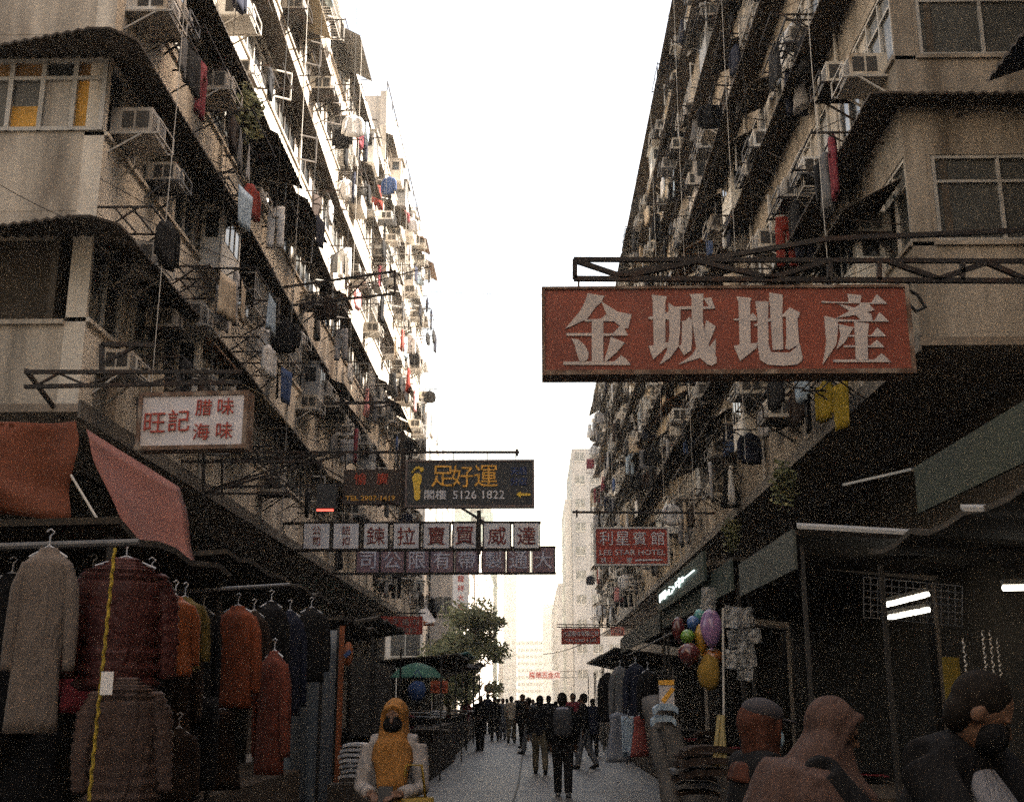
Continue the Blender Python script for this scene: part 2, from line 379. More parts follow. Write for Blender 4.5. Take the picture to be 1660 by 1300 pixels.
def tube_garment(prof, n=14, seed=0, ripple=.012, quilt=0, depth=.38):
    """prof: list of (z, half width, x shift)."""
    rings = []
    for zi, (z, hw, sx) in enumerate(prof):
        ring = []
        for k in range(n):
            an = 2 * math.pi * k / n; rp = 1 + ripple * 8 * noise.noise((math.cos(an) * 1.6 + seed, math.sin(an) * 1.6, z * 1.6)) + (.15 if zi % 2 else -.07) * quilt
            x = sx + hw * math.cos(an) * rp; y = hw * depth * math.sin(an) * rp * (1 + .25 * noise.noise((x * 9 + seed, 0, z * 2)))
            ring.append((x, y, z))
        rings.append(ring)
    return rings
def lerp_prof(pts, n):
    o = []
    for i in range(n + 1):
        u = i / n * (len(pts) - 1); j = min(int(u), len(pts) - 2); q = u - j
        o.append(tuple(pts[j][c] * (1 - q) + pts[j + 1][c] * q for c in range(len(pts[0]))))
    return o
def garment(kind, seed=0, near=False):
    b = MB(); b.sm = True; n = 20 if near else 10; r = 16 if near else 6
    if kind in ('shirt', 'jacket', 'puffer', 'cardigan'):
        Lb = {'shirt': .68, 'jacket': .72, 'puffer': .68, 'cardigan': .92}[kind]; q = 1 if kind == 'puffer' else 0; dp = {'puffer': .55, 'jacket': .4 if near else .25}.get(kind, .33 if near else .2)
        pr = lerp_prof([(0, .075, 0), (-.035, .11, 0), (-.07, .20, 0), (-.14, .225, 0), (-.4, .21, 0), (-Lb * .8, .225, 0), (-Lb, .235, 0)], r + (6 if q and near else 0))
        b.loft(tube_garment(pr, n, seed, quilt=q, depth=dp, ripple=.02 if near else .012))
        for sx in (-1, 1):
            sl = lerp_prof([(-.075, .075, sx * .155), (-.2, .075, sx * .235), (-.42, .068, sx * .262), (-.62, .055, sx * .272 + .02 * seed % .02)], r + (6 if q and near else 0))
            b.loft(tube_garment(sl, max(8, n // 2), seed + sx, quilt=q, depth=.9 if q else .75, ripple=.03 if near else .012))
    elif kind == 'trousers':
        b.loft(tube_garment(lerp_prof([(0, .19, 0), (-.18, .205, 0), (-.28, .2, 0)], 3), n, seed, depth=.3))
        for sx in (-1, 1): b.loft(tube_garment(lerp_prof([(-.2, .105, sx * .1), (-.6, .09, sx * .115), (-.98, .085, sx * .12)], r), n, seed + sx, depth=.5))
    elif kind == 'dress':
        b.loft(tube_garment(lerp_prof([(0, .07, 0), (-.05, .17, 0), (-.3, .15, 0), (-.5, .19, 0), (-1.02, .27, 0)], r), n, seed, depth=.4, ripple=.03))
    else:                                             # towel or sheet folded over the rail
        P = []
        for i in range(7):
            row = []
            for j in range(8 if near else 6):
                x = -.3 + .6 * j / (7 if near else 5); z = -.75 * i / 6; row.append((x, .035 * math.sin(x * 14 + seed) * (i / 6) + .01, z))
            P.append(row)
        b.grid(P, (0, .012, 0))
    return b
GKIND = ['shirt', 'trousers', 'towel', 'jacket', 'dress', 'shirt', 'trousers']
GMESH = {k: [garment(k, s).mesh('hanging_' + k, MATS['dark_pane']) for s in (0, 3)] for k in set(GKIND)}
CLOTH = {n: mk(n.replace(' ', '_') + '_cloth', c, .9, .3, 6, coord='Object', spec=.12) for n, c in {
    'black': (.011, .0105, .0115), 'navy': (.015, .017, .030), 'dark brown': (.03, .02, .016), 'white': (.62, .60, .58), 'pale grey': (.3, .29, .29), 'grey': (.12, .12, .125),
    'red': (.20, .032, .024), 'blue': (.045, .075, .17), 'pink': (.55, .25, .25), 'yellow': (.26, .18, .018), 'maroon': (.16, .03, .04), 'pale blue': (.32, .40, .48), 'beige': (.42, .34, .25), 'orange': (.55, .17, .03)}.items()}
for m_ in CLOTH.values(): wrinkle(m_)
CW = ['black'] * 11 + ['navy'] * 4 + ['dark brown'] * 2 + ['white'] * 4 + ['pale grey'] * 3 + ['grey'] * 3 + ['black', 'dark brown', 'grey', 'blue', 'pink', 'maroon', 'pale blue', 'beige', 'beige', 'white', 'red']
def hang(kind, colour, loc, rz, label, group='laundry hung out along the facades'):
    o = link(kind if kind in ('shirt', 'jacket', 'dress', 'towel') else kind, random.choice(GMESH[kind])); o.name = 'hanging_' + kind
    o.location = loc; o.rotation_euler.z = rz; tag(o, label, 'laundry' if kind != 'towel' else 'towel', group); tint_obj(o, CLOTH[colour]); return o

def clutter(P, cells, n, row, bayoff, rate_ac=.75, rate_rack=.45, zlimit=99, storey_off=0, farY=42, avoid=()):
    rz = frame_rot(n)
    for (k, i, t, wd, b) in cells:
        near = P(t, 0, b).y
        far = near > farY
        pos = '%s row, %s storey, %s bay back' % (row, ORD[k + storey_off], ORD[i + bayoff])
        if random.random() < rate_ac and (k, i) not in avoid:
            for q in range(2 if random.random() < .5 else 1):
                tt = t + wd * (random.uniform(.12, .4) + .45 * q); zz = b + random.choice([1.3, 1.36, .62, 1.9])
                ac(P(tt, -.02 if zz > b + 1.2 else .002, zz), rz, 'window air conditioner, %s%s' % (pos, ', beside another' if q else ''), 'air conditioners on the %s row' % row, far)
        if random.random() < rate_rack and (k, i) not in avoid:
            v = random.randrange(3); tt = t + wd * random.uniform(.3, .75); zz = b + random.uniform(.85, 1.2); wdt, dp = [(1.3, .95), (1.8, 1.1), (1.0, .8)][v]
            o = link('drying_rack', RACKS[v]); o.location = P(tt, .002, zz); o.rotation_euler.z = rz
            tag(o, 'rusty steel drying rack, %s' % pos, 'drying rack', 'drying racks on the %s row' % row)
            used = set()
            for q in range(random.choice([0, 1, 2, 3, 3])):
                kd = random.choice(GKIND); c = random.choice(CW)
                if (kd, c) in used: continue
                used.add((kd, c)); line = random.choice([.3, .62, 1.0]); off = (-.36 + .72 * (q % 3) / 2) * wdt
                ang = rz + random.choice([0, 0, R(90)]) + random.uniform(-.25, .25)
                hang(kd, c, P(tt + off, dp * line + .0, zz - .02), ang, '%s %s on a rack, %s' % (c, kd, pos))
        if random.random() < .2 and wd > 1.6:
            v = random.randrange(2); o = link('balcony_enclosure', ENC[v]); o.location = P(t + wd * random.uniform(.3, .7), .003, b + 1.0); o.rotation_euler.z = rz; tint_obj(o, random.choice([ENCM, ENCM, WALL3, mk('grey_tin', (.25, .25, .25), .6)]))
            tag(o, 'boxed out window enclosure of pale sheet, %s' % pos, 'enclosure', 'window enclosures on the %s row' % row)
        elif random.random() < .25 and wd > 1.6:
            o = link('window_cage', CAGE); o.location = P(t + wd / 2, .002, b + 1.15); o.rotation_euler.z = rz
            tag(o, 'pale barred window cage, %s' % pos, 'window cage', 'window cages on the %s row' % row)
        if random.random() < (.42 if row == 'right' or k < 3 else .16):
            v = random.randrange(3); o = link('window_awning', AWN[v]); o.location = P(t + wd / 2, .004, b + 2.42); o.rotation_euler.z = rz
            mi = random.choice([0, 0, 0, 0, 1, 2, 3]); tint_obj(o, AWM[mi])
            tag(o, '%s corrugated window awning, %s' % (['black', 'brown', 'grey', 'buff', 'green'][mi], pos), 'awning', 'small awnings on the %s row' % row)
def pipes(root, P, L, z0, z1, num, mat_):
    for q in range(num):
        t = L * (q + random.random() * .6 + .2) / num; b = MB(); d = random.choice([.05, .86, .9, .88])
        x = t
        pts = [P(x + .05 * math.sin(z * .7 + q), d, z) for z in [z0 + (z1 - z0) * i / 7 for i in range(8)]] if d > .3 else [P(t, d, z0), P(t, d, z1)]
        b.tube(pts, .007 if d > .3 else .032, 6); b.build('loose_cable' if d > .3 else 'drain_pipe', BLACK if d > .3 and q % 4 else mat_, root)

# ------------------------------------------------------------------ left row
XL, XR = 6.3, 5.3
SHL, SHR = 2.89, 2.9
LB = [5.56 + SHL * k for k in range(9)]
RB = [6.36 + SHR * k for k in range(7)]
def core(root, x0, x1, y0, y1, z0, z1, wall, soff_z=None):
    b = MB(); b.box((x0, y0, z0 + .05), (x1, y1, z1)); b.build('building_core', wall, root)
    if soff_z is not None:
        s = MB(); return s
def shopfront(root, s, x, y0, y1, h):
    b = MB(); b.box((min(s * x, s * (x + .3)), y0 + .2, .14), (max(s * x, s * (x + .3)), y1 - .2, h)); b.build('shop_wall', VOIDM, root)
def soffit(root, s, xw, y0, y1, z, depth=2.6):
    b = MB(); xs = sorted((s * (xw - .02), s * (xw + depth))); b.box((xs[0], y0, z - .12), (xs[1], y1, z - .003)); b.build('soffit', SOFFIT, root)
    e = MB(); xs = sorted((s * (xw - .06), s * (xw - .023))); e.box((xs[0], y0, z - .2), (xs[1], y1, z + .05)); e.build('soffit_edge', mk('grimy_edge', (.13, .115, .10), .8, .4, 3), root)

A_Y0 = 15.2
rootA = thing('apartment_building', 'stained tenement at the near left corner with an ochre blind in its front window', 'building', (-XL, A_Y0, 0))
LITWALL = mk('sunlit_cream_render', (0.60, 0.54, 0.46), 0.9, 0.35, 1.6, True, bump=0.5, spots=((0.22, 0.18, 0.14), 1.0))  # paler than the front wall: street-side sunlight put into the colour
core(rootA, -20, -XL - .6, A_Y0 + .6, 45, 5.56, 22.95, WALL)
PA, cellsA = facade(rootA, (-XL, A_Y0, 0), (0, 1, 0), (1, 0, 0), 45 - A_Y0, LB[:6], SHL, 3.25, LITWALL, fade=.5, corner=[(-.92, .0), (-.92, .3), (-.62, .6)])
fbA = MB()
# front of building A: faces the crossing
PF, cellsF = facade(rootA, (-XL, A_Y0, 0), (-1, 0, 0), (0, -1, 0), 10, [LB[2], LB[3], LB[4], LB[5]], SHL, 3.2, WALL, first=.302, windows=True, eave=.92, taper=.2, side_void=True)
pp = MB(); pp.box((-XL - .3, A_Y0 + .02, 22.91), (-XL - .03, 44.9, 23.9)); pp.build('roof_parapet', LITWALL, rootA)
soffit(rootA, -1, XL, A_Y0 - .02, 45, 5.56, 6)
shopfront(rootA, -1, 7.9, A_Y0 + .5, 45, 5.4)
# the storey with the ochre blind
b = LB[1]; fw = MB()
def fx(mb, x0, x1, d0, d1, z0, z1): mb.box((-XL - x1, A_Y0 - d1, z0), (-XL - x0, A_Y0 - d0, z1))
fx(fw, .302, 9.9, -.3, 0, b, b + 1.27); fx(fw, .302, 9.9, -.3, -.004, b + 2.45, b + SHL)
fx(fw, 3.2, 9.9, -.297, -.006, b + 1.27, b + 2.45)
fx(fw, .302, 9.9, -.3, 0, LB[0], LB[0] + 1.15); fx(fw, .302, 9.9, -.297, .06, LB[0] + 1.152, LB[0] + 1.22); fx(fw, .302, 9.9, -.3, -.004, LB[0] + 2.55, LB[0] + SHL)
fx(fw, 2.6, 2.9, -.297, -.006, LB[0] + 1.222, LB[0] + 2.548)
fw.build('wall', WALL, rootA)
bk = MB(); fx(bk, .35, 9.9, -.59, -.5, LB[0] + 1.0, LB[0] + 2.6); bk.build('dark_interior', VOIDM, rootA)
ev = MB(); z = LB[0] + 2.38; Aa = []; Bb = []
for q in range(110):
    t = 9.4 * q / 109; wv = .018 * math.cos(q * math.pi); e = .92 - .72 * min(1, t / 2.6); Aa.append((-XL - t, A_Y0 + .02, z + .12 + wv)); Bb.append((-XL - t, A_Y0 - e, z + wv))
ev.sheet(Aa, Bb, (0, 0, .035)); ev.build('eave', EAVE, rootA)
ev = MB(); z = b + 2.38; Aa = []; Bb = []
for q in range(110):
    t = 9.4 * q / 109; wv = .018 * math.cos(q * math.pi); e = .92 - .72 * min(1, t / 2.6); Aa.append((-XL - t, A_Y0 + .02, z + .12 + wv)); Bb.append((-XL - t, A_Y0 - e, z + wv))
ev.sheet(Aa, Bb, (0, 0, .035)); ev.build('eave', EAVE, rootA)
wf = MB(); x0, x1, z0, z1 = .06, 3.2, b + 1.27, b + 2.45
xs = [.06, .50, .98, 1.46, 2.2, 3.2]
for x in xs: fx(wf, x - .035, x + .035, -.02, .045, z0, z1)
for z in (z0 + .03, z1 - .03, z0 + .86): fx(wf, x0, x1, -.018, .04, z - .03, z + .03)
wn = wf.build('window', FRAMEM, rootA)
pn = MB()
def pan(i, za, zb, m):
    pn.add([(-XL - xs[i] - .03, A_Y0 + .015, za), (-XL - xs[i + 1] + .03, A_Y0 + .015, za), (-XL - xs[i + 1] + .03, A_Y0 + .015, zb), (-XL - xs[i] - .03, A_Y0 + .015, zb)], [(0, 1, 2, 3)], m)
pan(0, z0, z0 + .86, 0); pan(1, z0, z0 + .86, 1); pan(2, z0, z0 + .42, 0); pan(2, z0 + .42, z0 + .86, 2); pan(3, z0, z0 + .86, 2); pan(4, z0, z0 + .86, 1)
for i in range(5): pan(i, z0 + .86, z1, 3 if i != 1 else 4)
pn.build('pane', [OCHRE, PANES[2], PANES[1], mk('brown_fabric', (.2, .11, .04), .8), PANES[0]], wn)
pipes(rootA, PA, 29, 5.6, 22.5, 14, PALESTEEL)
clutter(PA, cellsA, (1, 0, 0), 'left', 0, .7, .8)

rootB = thing('apartment_building', 'tall grimy tenement at the far end of the left row, above its neighbour', 'building', (-XL, 45, 0))
core(rootB, -20, -XL - .6, 45.6, 62, 5.56, 25.8, LITWALL)
PB, cellsB = facade(rootB, (-XL, 45.02, 0), (0, 1, 0), (1, 0, 0), 17, LB[:7], SHL, 3.4, LITWALL, eave=.3)
MBs = MB(); MBs.box((-20, 45.3, 22.9), (-XL - .31, 45.59, 27.4)); MBs.box((-XL - .3, 45.05, 25.8), (-XL - .02, 62, 27.5)); MBs.build('gable_wall', WALL3, rootB)
rt = MB(); rt.box((-8.2, 51, 25.85), (-6.65, 55, 29.3)); rt.build('roof_hut', LITWALL, rootB)
rr = MB()
for z in (28.0, 28.5): rr.bar((-6.45, 46, z), (-6.45, 61.5, z), .04)
for q in range(9): rr.bar((-6.45, 46 + q * 1.9, 27.4), (-6.45, 46 + q * 1.9, 28.5), .035)
rr.build('roof_railing', STEEL, rootB)
soffit(rootB, -1, XL, 45.02, 62, 5.56, 6); shopfront(rootB, -1, 7.9, 45, 62, 5.4)
pipes(rootB, PB, 16, 5.6, 25, 8, PALESTEEL)
clutter(PB, cellsB, (1, 0, 0), 'left', 9, .75, .75)

# ------------------------------------------------------------------ right row
R_Y0 = 14.9
def right_block(label, y0, y1, nb, wall, front=False, ns=6):
    r = thing('apartment_building', label, 'building', (XR, y0, 0))
    ztop = RB[ns - 1] + SHR
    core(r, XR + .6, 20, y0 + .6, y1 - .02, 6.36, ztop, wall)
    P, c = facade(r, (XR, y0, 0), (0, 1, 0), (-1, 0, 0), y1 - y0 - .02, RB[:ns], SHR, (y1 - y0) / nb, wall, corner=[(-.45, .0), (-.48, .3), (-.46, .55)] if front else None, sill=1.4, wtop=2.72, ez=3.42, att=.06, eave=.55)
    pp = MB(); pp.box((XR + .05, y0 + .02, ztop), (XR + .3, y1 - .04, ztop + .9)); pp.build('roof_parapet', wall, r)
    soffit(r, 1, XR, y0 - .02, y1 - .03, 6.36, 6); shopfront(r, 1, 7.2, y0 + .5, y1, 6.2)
    if front:
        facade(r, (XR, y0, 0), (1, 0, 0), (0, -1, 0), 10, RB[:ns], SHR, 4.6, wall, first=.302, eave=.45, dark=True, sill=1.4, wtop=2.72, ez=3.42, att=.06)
    pipes(r, P, y1 - y0 - 1, 6.4, ztop, 13, PALESTEEL)
    return r, P, c
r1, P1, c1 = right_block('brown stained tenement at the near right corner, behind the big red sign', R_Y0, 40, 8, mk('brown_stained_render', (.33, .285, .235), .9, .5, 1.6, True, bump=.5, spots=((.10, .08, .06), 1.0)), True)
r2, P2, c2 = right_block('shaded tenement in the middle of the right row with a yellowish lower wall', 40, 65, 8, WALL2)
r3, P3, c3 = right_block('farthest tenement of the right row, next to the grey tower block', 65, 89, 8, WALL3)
clutter(P1, c1, (-1, 0, 0), 'right', 0, .9, .75); clutter(P2, c2, (-1, 0, 0), 'right', 8, .9, .75); clutter(P3, c3, (-1, 0, 0), 'right', 16, .85, .6)

# near right building, only its corner and eave in view
rn = thing('apartment_building', 'nearest building on the right, only its eave corner seen above the red sign', 'building', (5.4, 11, 0))
nb_ = MB(); nb_.box((5.4, -45, .14), (16, 11.0, 22)); nb_.build('wall', WALL, rn)
for z in (7.95, 10.9):
    e = MB(); Aa = []; Bb = []
    for q in range(120):
        y = 11.02 - q * .085; wv = .018 * math.cos(q * math.pi); Aa.append((5.42, y, z + .2 + wv)); Bb.append((4.86, y, z + wv))
    e.sheet(Aa, Bb, (0, 0, .035)); e.build('eave', EAVE, rn)
MB().box((5.35, 8, 4.0), (5.398, 10.9, 9.3)).build('blue_tarpaulin', mk('blue_sheet', (.05, .09, .2), .6), rn)

rs_ = thing('apartment_building', 'unseen tall block added up the right side street to shade the crossing', 'building', (30, 9, 0)); MB().box((24, 5, 0), (36, 26, 40)).build('wall', WALL3, rs_)  # added unseen block, keeps the sun from coming through the crossing gap
rl = thing('apartment_building', 'unseen block added behind the viewer on the left to cut the skylight', 'building', (-6.2, 4, 0)); MB().box((-20, -45, .0), (-6.2, 5.5, 24)).build('wall', WALL, rl)  # added unseen block, cuts skylight on the near stalls and shoppers
# ------------------------------------------------------------------ beyond the crossing
def far_block(label, x0, x1, y0, y1, h, wall, nx, nz, ny=0, facade_x=None, z0=4.5, ww=1.1, wh=1.2, name='apartment_building'):
    r = thing(name, label, 'building', ((x0 + x1) / 2, y0, 0))
    MB().box((x0, y0, 0), (x1, y1, h)).build('wall', wall, r)
    m = MB(); m.box((-ww / 2, -.04, 0), (ww / 2, .05, wh)); m.box((-ww / 2 - .08, -.14, -.12), (ww / 2 + .08, .0, -.04), 1); m.box((-.03, -.06, .02), (.03, -.042, wh - .02), 1); me = m.mesh('window', [PANES[0], FRAMEM])
    cnt = 0
    for k in range(nz):
        z = z0 + (h - z0 - 1.8) * k / max(1, nz - 1)
        for i in range(nx):
            o = link('window', me, r); o.location = Vector((x0 + (x1 - x0) * (i + .5) / nx, y0 - .003, z)) - r.location; cnt += 1
        for i in range(ny):
            o = link('window', me, r); y = y0 + (y1 - y0) * (i + .5) / ny
            o.location = Vector((facade_x, y, z)) - r.location; o.rotation_euler.z = R(90) if facade_x < 0 else R(-90)
    return r
far_block('pale apartment block past the crossing on the left, behind the leafy tree', -22, -7.6, 80, 110, 22.5, FARW, 6, 7, 5, -7.597, ww=2.0, wh=1.6)
far_block('white slim block behind the vertical red lettered sign on the left', -7.5, -5.6, 84, 108, 12.5, FARW, 1, 3, 5, -5.597)
far_block('grey tower block rising beyond the right row', 5.9, 22, 168, 196, 38, FARG, 7, 10, 3, 5.897, ww=1.4)
far_block('lower weathered block beyond the right row with cluttered side', 4.9, 5.85, 172, 192, 31, FARW, 0, 8, 5, 4.897, ww=1.5)
far_block('narrow stained block far down the right side of the street', 5.2, 20, 240, 310, 25, FARG, 3, 7, 9, 4.997, ww=2)
far_block('hazy white block closing the right side of the street', 6.5, 20, 318, 420, 30, FARW, 3, 8, 8, 6.497, ww=2.4)
far_block('weathered block far down the left side behind the tree', -20, -5.7, 114, 165, 17.5, FARW, 3, 5, 11, -5.697, ww=2)
far_block('block wrapped in pale green scaffold net far down the left side', -20, -6.0, 172, 200, 29, mk('scaffold_net', (.36, .43, .38), .9), 3, 7, 5, -5.997, ww=2)
far_block('pale hazy block far down the left side past the green net', -24, -7.5, 208, 290, 36, FARW, 3, 8, 10, -7.497, ww=2.4)
far_block('slim hazy tower far ahead on the left', -13, -6.6, 460, 480, 56, FARG, 3, 12, 4, -6.597, ww=1.2)
far_block('faint narrow tower at the vanishing point, right of the white slab of flats', 4.6, 10, 560, 580, 46, FARG, 3, 10, 0, None, ww=1)
far_block('white slab of flats closing the street in the far haze', -7.5, 4.2, 520, 540, 27, FARW, 6, 8, 0, None, ww=1.5, wh=1.1)

# ------------------------------------------------------------------ signs
TXT = {}
def glyphs(s, bold=0.0, xb=0.0):
    k = (s, bold, xb)
    if k in TXT: return TXT[k]
    c = bpy.data.curves.new('t', 'FONT'); c.body = s; c.size = 1; c.offset = bold; c.extrude = .5; c.resolution_u = 2; c.space_line = 1.0
    o = bpy.data.objects.new('t', c); COL.objects.link(o)
    dg = bpy.context.evaluated_depsgraph_get(); me = bpy.data.meshes.new_from_object(o.evaluated_get(dg))
    V = [v.co.copy() for v in me.vertices]; Fs = [tuple(p.vertices) for p in me.polygons]
    bpy.data.objects.remove(o); bpy.data.curves.remove(c); bpy.data.meshes.remove(me)
    x0 = min(v.x for v in V); x1 = max(v.x for v in V); y0 = min(v.y for v in V); y1 = max(v.y for v in V)
    TXT[k] = (V, Fs, x0, x1, y0, y1); return TXT[k]
def letters(mb, s, cx, cz, h, w=None, bold=.02, y=0.0, depth=.015, m=0):
    V, Fs, x0, x1, y0, y1 = glyphs(s, bold); sc = h / (y1 - y0); sx = sc if w is None else w / (x1 - x0)
    mb.add([(cx + (v.x - (x0 + x1) / 2) * sx, y - depth * (v.z + .5), cz + (v.y - (y0 + y1) / 2) * sc) for v in V], Fs, m)
class Sign:
    def __init__(s, name, label, rect, Y0, Y1=None, cat='sign', group=None):
        x0, y0, x1, y1 = rect; Y1 = Y1 or Y0; my = (y0 + y1) / 2; mx = (x0 + x1) / 2
        a, b = at_Y(x0, my, Y0), at_Y(x1, my, Y1); u = Vector((b.x - a.x, b.y - a.y, 0)); s.w = u.length; s.rz = math.atan2(u.y, u.x)
        Ym = (Y0 + Y1) / 2; s.zt = at_Y(mx, y0, Ym).z; s.zb = at_Y(mx, y1, Ym).z; s.h = s.zt - s.zb
        s.o = thing(name, label, cat, ((a.x + b.x) / 2, Ym, (s.zt + s.zb) / 2), s.rz, group); s.rect = rect; s.Y = (Y0, Y1)
    def loc(s, px, py, dy=0.0):                         # a point of the sign's own plane, local
        n = Vector((-math.sin(s.rz), math.cos(s.rz), 0)); d = ray(px, py); c = s.o.location
        t = (c - CAM).dot(n) / d.dot(n); p = CAM + d * t - c
        q = Matrix.Rotation(-s.rz, 3, 'Z') @ p; return Vector((q.x, q.y + dy, q.z))
    def panel(s, mat, d=.14, inset=0.0):
        MB().box((-s.w / 2 + inset, -d / 2, -s.h / 2 + inset), (s.w / 2 - inset, d / 2, s.h / 2 - inset)).build('panel', mat, s.o, False); s.f = -d / 2
    def frame(s, mat, t=.04, pr=.02):
        b = MB(); w_, h_, f = s.w / 2, s.h / 2, abs(s.f) + pr
        b.box((-w_ - .003, -f, h_ - t), (w_ + .003, f, h_ + .003)); b.box((-w_ - .003, -f, -h_ - .003), (w_ + .003, f, -h_ + t))
        b.box((-w_ - .003, -f, -h_ + t), (-w_ + t, f, h_ - t)); b.box((w_ - t, -f, -h_ + t), (w_ + .003, f, h_ - t)); b.build('frame', mat, s.o, False)
    def text(s, items, mat, name='lettering', bold=.008):
        b = MB()
        for it in items:
            st, cx, cz, hh = it[:4]; ww = it[4] if len(it) > 4 else None
            letters(b, st, (cx - .5) * s.w, (.5 - cz) * s.h, hh * s.h, ww * s.w if ww else None, bold, s.f - .003)
        return b.build(name, mat, s.o, False)
    def bracket(s, segs, mat, t=.05, name='bracket'):
        b = MB()
        for sg in segs:
            (x0, y0), (x1, y1) = sg[0], sg[1]; dy = sg[2] if len(sg) > 2 else .0; dy2 = sg[3] if len(sg) > 3 else dy
            b.bar(s.loc(x0, y0, dy), s.loc(x1, y1, dy2), sg[4] if len(sg) > 4 else t)
        return b.build(name, mat, s.o, False)
REDS = mk('faded_red_panel', (.20, .048, .027), .55, .25, 1.2, spots=((.14, .042, .028), 2.5))
DRED = mk('dark_red_panel', (.32, .045, .03), .5, .25, 1.5)
OFFW = mk('faded_white_letters', (.45, .39, .365), .7, .15, 4)
WPAN = mk('grubby_white_panel', (.56, .52, .53), .5, .15, 2.5, spots=((.42, .36, .33), 1.5))
REDL = mk('red_paint', (.33, .05, .035), .6, .2, 4)
DKPAN = mk('dark_sign_panel', (.03, .03, .033), .5, .3, 3)
MAUVE = mk('mauve_acrylic', (.24, .14, .16), .4, .3, 2, spots=((.17, .13, .18), 1.2))
YEL = mk('gold_letters', (.75, .48, .05), .5, .2, 5); ORA = mk('amber_letters', (.72, .36, .05), .5, .2, 5); PALEB = mk('pale_letters', (.62, .60, .62), .6, .2, 5)
BLUL = mk('blue_letters', (.035, .06, .18), .6, .2, 5); REDN = mk('red_letters', (.42, .06, .03), .6, .2, 5); RUSTF = mk('rusty_frame', (.13, .075, .05), .8, .5, 5, spots=((.25, .2, .16), 4))
# 1 the big red sign, letters cut as in the photo
sg = Sign('hanging_sign', 'big faded red sign with four large pale characters, hung under a steel truss', (880, 471, 1471, 612), 11.1)
sg.panel(REDS, .24)
b = MB(); w_, h_ = sg.w / 2, sg.h / 2
b.box((-w_ - .01, -.14, h_ - .025), (w_ + .01, .14, h_ + .003)); b.box((-w_ - .01, -.15, -h_ - .003), (w_ + .01, .15, -h_ + .045)); b.box((-w_ - .01, -.14, -h_ + .045), (-w_ + .02, .14, h_ - .025)); b.box((w_ - .03, -.14, -h_ + .045), (w_ + .012, .14, h_ - .025))
b.build('frame', RUSTF, sg.o, False)
CH = {0: [[(305,75),(465,100),(440,155),(385,205),(300,320),(90,415),(230,250),(280,160)], [(435,150),(480,180),(590,250),(725,275),(690,410),(640,405),(590,370),(490,280)], [(280,325),(430,318),(480,278),(560,342),(280,345)], [(345,330),(455,330),(455,725),(345,725)], [(105,455),(345,455),(345,480),(105,480)], [(455,458),(545,458),(615,385),(650,400),(690,478),(455,480)], [(150,505),(215,515),(280,570),(315,640),(310,700),(270,728),(230,720),(200,640),(185,570)], [(525,490),(660,545),(580,640),(480,725),(465,710),(500,600)], [(75,725),(560,722),(625,665),(675,700),(718,758),(75,755)],
  [(915,90),(1060,105),(1045,150),(1045,560),(935,575),(925,150)], [(885,300),(1030,285),(1060,255),(1085,255),(1085,325),(885,320)], [(885,575),(935,570),(1045,545),(1085,540),(1070,575),(930,705)], [(1075,165),(1125,200),(1190,210),(1185,420),(1170,580),(1090,690),(990,755),(1060,620),(1085,480)], [(1125,203),(1295,200),(1295,228),(1125,230)], [(1405,125),(1480,115),(1500,170),(1520,220),(1390,228),(1390,205),(1460,200)], [(1190,345),(1240,335),(1270,300),(1300,335),(1300,500),(1290,620),(1220,665),(1170,580),(1200,560),(1205,350)], [(1275,85),(1405,80),(1400,330),(1420,480),(1450,560),(1535,690),(1530,740),(1480,765),(1440,750),(1375,690),(1340,600),(1315,450),(1295,300),(1295,120)], [(1435,330),(1525,390),(1450,580),(1370,690),(1165,755),(1300,660),(1400,500),(1420,400)], [(1460,590),(1525,505),(1520,680),(1470,680)]],
 1: [[(120,105),(265,120),(250,160),(255,555),(150,570),(140,160)], [(90,320),(240,300),(275,260),(310,300),(310,335),(100,335)], [(95,575),(150,565),(325,545),(310,595),(155,720)], [(300,150),(425,155),(420,300),(425,560),(450,635),(620,640),(690,590),(700,500),(720,560),(750,680),(740,720),(690,755),(560,765),(420,755),(345,710),(325,600),(320,300)], [(430,70),(560,90),(555,260),(565,610),(465,615),(445,300)], [(560,280),(625,210),(725,260),(700,320),(715,560),(620,615),(585,600),(595,500),(590,300),(565,300)], [(280,375),(560,270),(565,300),(300,390)],
  [(1175,80),(1310,95),(1295,170),(1190,170)], [(930,150),(1190,160),(1190,172),(930,165)], [(1290,165),(1400,165),(1455,85),(1555,175),(1290,178)], [(1090,178),(1200,200),(1400,270),(1420,345),(1320,345),(1240,270)], [(1310,170),(1380,180),(1435,235),(1260,280),(1065,312),(1200,240)], [(1080,322),(1430,335),(1480,255),(1570,345),(1080,345)], [(955,290),(1080,320),(1085,400),(1070,560),(940,755),(975,550)], [(1090,370),(1235,400),(1150,540),(1070,610),(1110,480)], [(1240,345),(1380,365),(1365,480),(1370,710),(1255,710)], [(1150,470),(1400,475),(1460,400),(1545,485),(1150,488)], [(1140,570),(1390,572),(1455,515),(1530,590),(1140,588)], [(1040,705),(1430,705),(1500,645),(1590,730),(1040,730)]]}
b = MB(); q = 0
for blk, x0 in ((0, 900), (1, 1170)):
    for poly in CH[blk]:
        q += 1; pts = []
        for (zx, zy) in poly:
            p = sg.loc(x0 + zx / 5.93, 470 + zy / 5.93); pts.append((p.x, p.z))
        b.prism(pts, -.1205 - .0006 * (q % 9) - .012, -.1205)
o = b.build('lettering', OFFW, sg.o, False)
bm = bmesh.new(); bm.from_mesh(o.data); bmesh.ops.triangulate(bm, faces=[f for f in bm.faces if len(f.verts) > 4], ngon_method='EAR_CLIP'); bm.to_mesh(o.data); bm.free()
